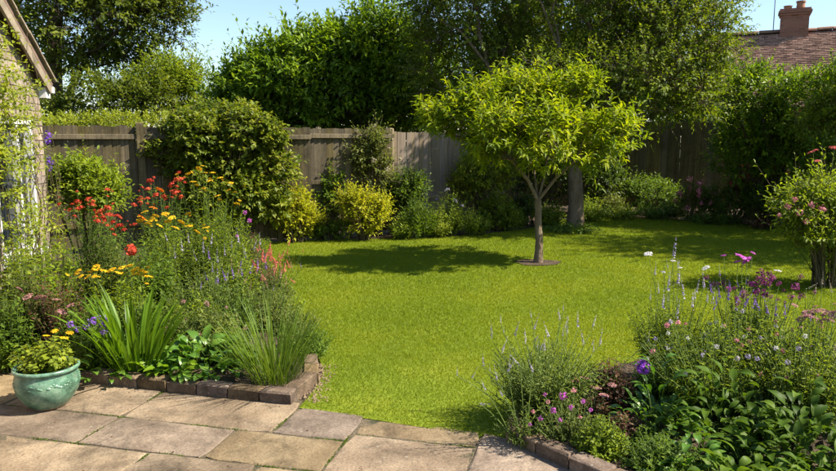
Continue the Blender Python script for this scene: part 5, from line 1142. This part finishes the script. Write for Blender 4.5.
bed('sedum', 'sedum with flat dusty pink flower heads beside the maroon flowers', 822, 4.0, 60, 335, LF['fresh'], n=90, nl=12, ll=.06, wr=.45, heads=[(808, 314, 3.95, 1.1), (818, 311, 3.95, 1.2), (828, 316, 3.95, 1.1), (800, 320, 3.95, .8), (813, 318, 3.9, .9), (836, 313, 3.95)], hkind='flat', hmat=PT['dusk'], hsize=.07, sat=2)
bed('wiry_plant', 'wiry green stems with brown seed tips above the sedum', 815, 4.4, 70, 298, LF['olive'], cat='plant', n=30, nl=10, ll=.05, wr=.18, tm='d2', heads=[(806, 290, 4.4), (822, 285, 4.4), (832, 293, 4.4), (815, 296, 4.4)], hkind='spike', hmat=PT['straw'], hsize=.09)
bed('leafy_mound', 'dark green mound around the stalk of the violet phlox', 655, 4.15, 60, 362, LF['mid'], cat='plant', n=90, nl=13, ll=.06, wr=.4)
bed('leafy_mound', 'bronze green mound between the cushion and the violet phlox', 626, 3.62, 50, 415, LF['bronze'], cat='plant', n=80, nl=12, ll=.045, wr=.45)
bed('leafy_mound', 'small fresh green mound under the violet phlox leaves', 650, 3.45, 56, 428, LF['mid'], cat='plant', n=80, nl=12, ll=.045, wr=.45)
g = at(690, 471, 3.2); broad_clump('large_leaved_plant', 'tuft of mid sized leaves between the cushion plants and the large leaves', g, 90, .08, LF['broad'], (.22, .12), .45, (.02, .22))
g = at(720, 450, 3.55); broad_clump('large_leaved_plant', 'wide clump of large dark green leaves in the shade of the flowers', g, 260, .095, LF['broadk'], (.36, .24), .40, (.04, .46))
g = at(830, 471, 3.0); broad_clump('large_leaved_plant', 'low dark leaf carpet where the bed runs on behind the white flecked aster', g, 130, .09, LF['broadk'], (.34, .2), .45, (.02, .24))
bed('ground_cover', 'dark small leaved ground cover under the large glossy leaves', 760, 3.3, 200, 452, LF['dark'], cat='plant', n=160, nl=10, ll=.045, wr=.5, dep=.28, base_f=.7)
g = at(800, 450, 3.35); broad_clump('large_leaved_plant', 'clump of big glossy dark leaves below the white flecked aster', g, 240, .10, LF['broadk'], (.34, .22), .45, (.03, .42))
g = at(740, 471, 3.08); broad_clump('large_leaved_plant', 'low dark glossy leaves right behind the green cushion plant', g, 120, .085, LF['broadk'], (.30, .12), .5, (.02, .2))
bed('green_filler_plant', 'dark bushy plant filling in behind the large glossy leaves', 770, 3.8, 170, 375, LF['dark'], cat='plant', n=240, nl=13, ll=.07, wr=.4, dep=.3)

# ---- moss and weeds in the joints, fallen leaves
def litter():
    rng = RNG(41); P_ = []
    for u0, v0, u1, v1 in [(3.48, -3.5, 3.48, -1.27), (3.10, -4, 3.10, .3), (3.10, -1.27, 3.85, -1.27), (3.48, -1.72, 3.87, -1.71), (3.1, -1.93, 3.48, -1.93), (3.1, -2.7, 3.93, -2.7), (3.58, -1.25, 3.575, -.56), (3.1, -.56, 3.76, -.555), (2.62, -2.23, 3.1, -2.23), (2.62, -1.6, 3.1, -1.6), (2.62, -4, 2.62, 1), (3.93, -3.3, 3.90, -1.8), (3.60, -.05, 3.77, -.5)]:
        L = math.hypot(u1 - u0, v1 - v0); m = int(L * 900); t = rng.random(m); keep = (np.sin(t * L * 9 + u0 * 7 + v0 * 3) + np.sin(t * L * 23 + v0) * .7 + rng.normal(0, .5, m)) > .75
        t = t[keep]; pu = u0 + (u1 - u0) * t + rng.normal(0, .004, len(t)); pv = v0 + (v1 - v0) * t + rng.normal(0, .004, len(t))
        P_.append(np.array([uv(a_, b_, -.004) for a_, b_ in zip(pu, pv)]).reshape(-1, 3))
    p = np.concatenate(P_); k = len(p); d = np.stack([rng.normal(0, .8, k), rng.normal(0, .8, k), np.ones(k)], 1); up = rng.normal(0, 1, (k, 3))
    V, T, C = leaves(p, d, up, rng.uniform(.005, .014, k), rng.uniform(.003, .006, k), 'd2', rng.random(k))
    tag(obj_tri('moss', V, T, LF['mid'], tint=C), 'moss and tiny weeds growing in the joints between the patio slabs', 'moss', kind='stuff')
    k = 90; p = np.stack([rng.uniform(-2.4, .5, k), rng.uniform(2.9, 4.2, k), np.full(k, .007)], 1); p[:45, :2] = np.array([uv(rng.normal(3.86, .05), rng.uniform(-3, -1.8))[:2] for _ in range(45)])
    a_ = rng.uniform(0, 6.28, k); d = np.stack([np.cos(a_), np.sin(a_), rng.normal(0, .12, k)], 1); up = np.stack([rng.normal(0, .25, k), rng.normal(0, .25, k), np.ones(k)], 1)
    V, T, C = leaves(p, d, up, rng.uniform(.008, .022, k), rng.uniform(.005, .011, k), 'l4', rng.random(k))
    tag(obj_tri('fallen_leaves', V, T, LF['bronze'], tint=C), 'scattered tiny fallen leaves and crumbs on the patio', 'leaf litter', kind='stuff')
    # crumbled earth and stones at the lawn corner of the brick edging
    k = 240; p = np.stack([rng.normal(-.66, .045, k), rng.uniform(4.25, 5.0, k), np.full(k, .005)], 1); p[:, 0] -= (p[:, 1] - 4.3) * .06
    u = sph(rng, 8); Vs, Ts, o = [], [], 0
    tet = np.array([(1, 0, -.3), (-.5, .87, -.3), (-.5, -.87, -.3), (0, 0, .8)]); tf = np.array([(0, 1, 3), (1, 2, 3), (2, 0, 3)])
    for q in p:
        sz = rng.uniform(.004, .014); Vs.append(q + tet * sz * rng.uniform(.6, 1.3, (4, 3))); Ts.append(tf + o); o += 4
    tag(obj_tri('earth_crumbs', np.concatenate(Vs), np.concatenate(Ts), M['crumb']), 'pale crumbs of dry earth beside the brick edging at the lawn corner', 'earth', kind='stuff')
M['crumb'] = rough_mat('dry_earth', [(.12, .085, .05), (.22, .16, .10)], 20, coord='World', bump=0)
litter()

# ---- look-alike things belong together
GROUPS = dict(wooden_fence='fences round the garden', brick_edging='brick edging of the beds', golden_shrub='golden shrubs in the far border', border_perennial='low plants along the far lawn edge', border_bush='bushes of the shaded border',
              edging_plant='plants along the left lawn edge', leafy_mound='leafy mounds filling the beds', leafy_plant='leafy plants of the left bed', red_flowered_plant='scarlet flowers of the left bed', yarrow='yellow yarrow of the left bed',
              bronze_plant='bronze leaved plants', broad_leaved_plant='broad leaved plants behind the edging', large_leaved_plant='large leaved plants of the right bed', rounded_shrub='rounded shrubs of the far border', bright_shrub='shrubs before the laurel',
              aster='asters of the right bed', catmint='catmint at the lawn corner', low_plant='low plants of the far border', green_filler_plant='bushy filler plants')
tops = [o for o in sc.objects if o.parent is None and 'label' in o]
for key, g_ in GROUPS.items():
    same = [o for o in tops if o.name.split('.')[0] == key]
    if len(same) > 1:
        for o in same: o['group'] = g_
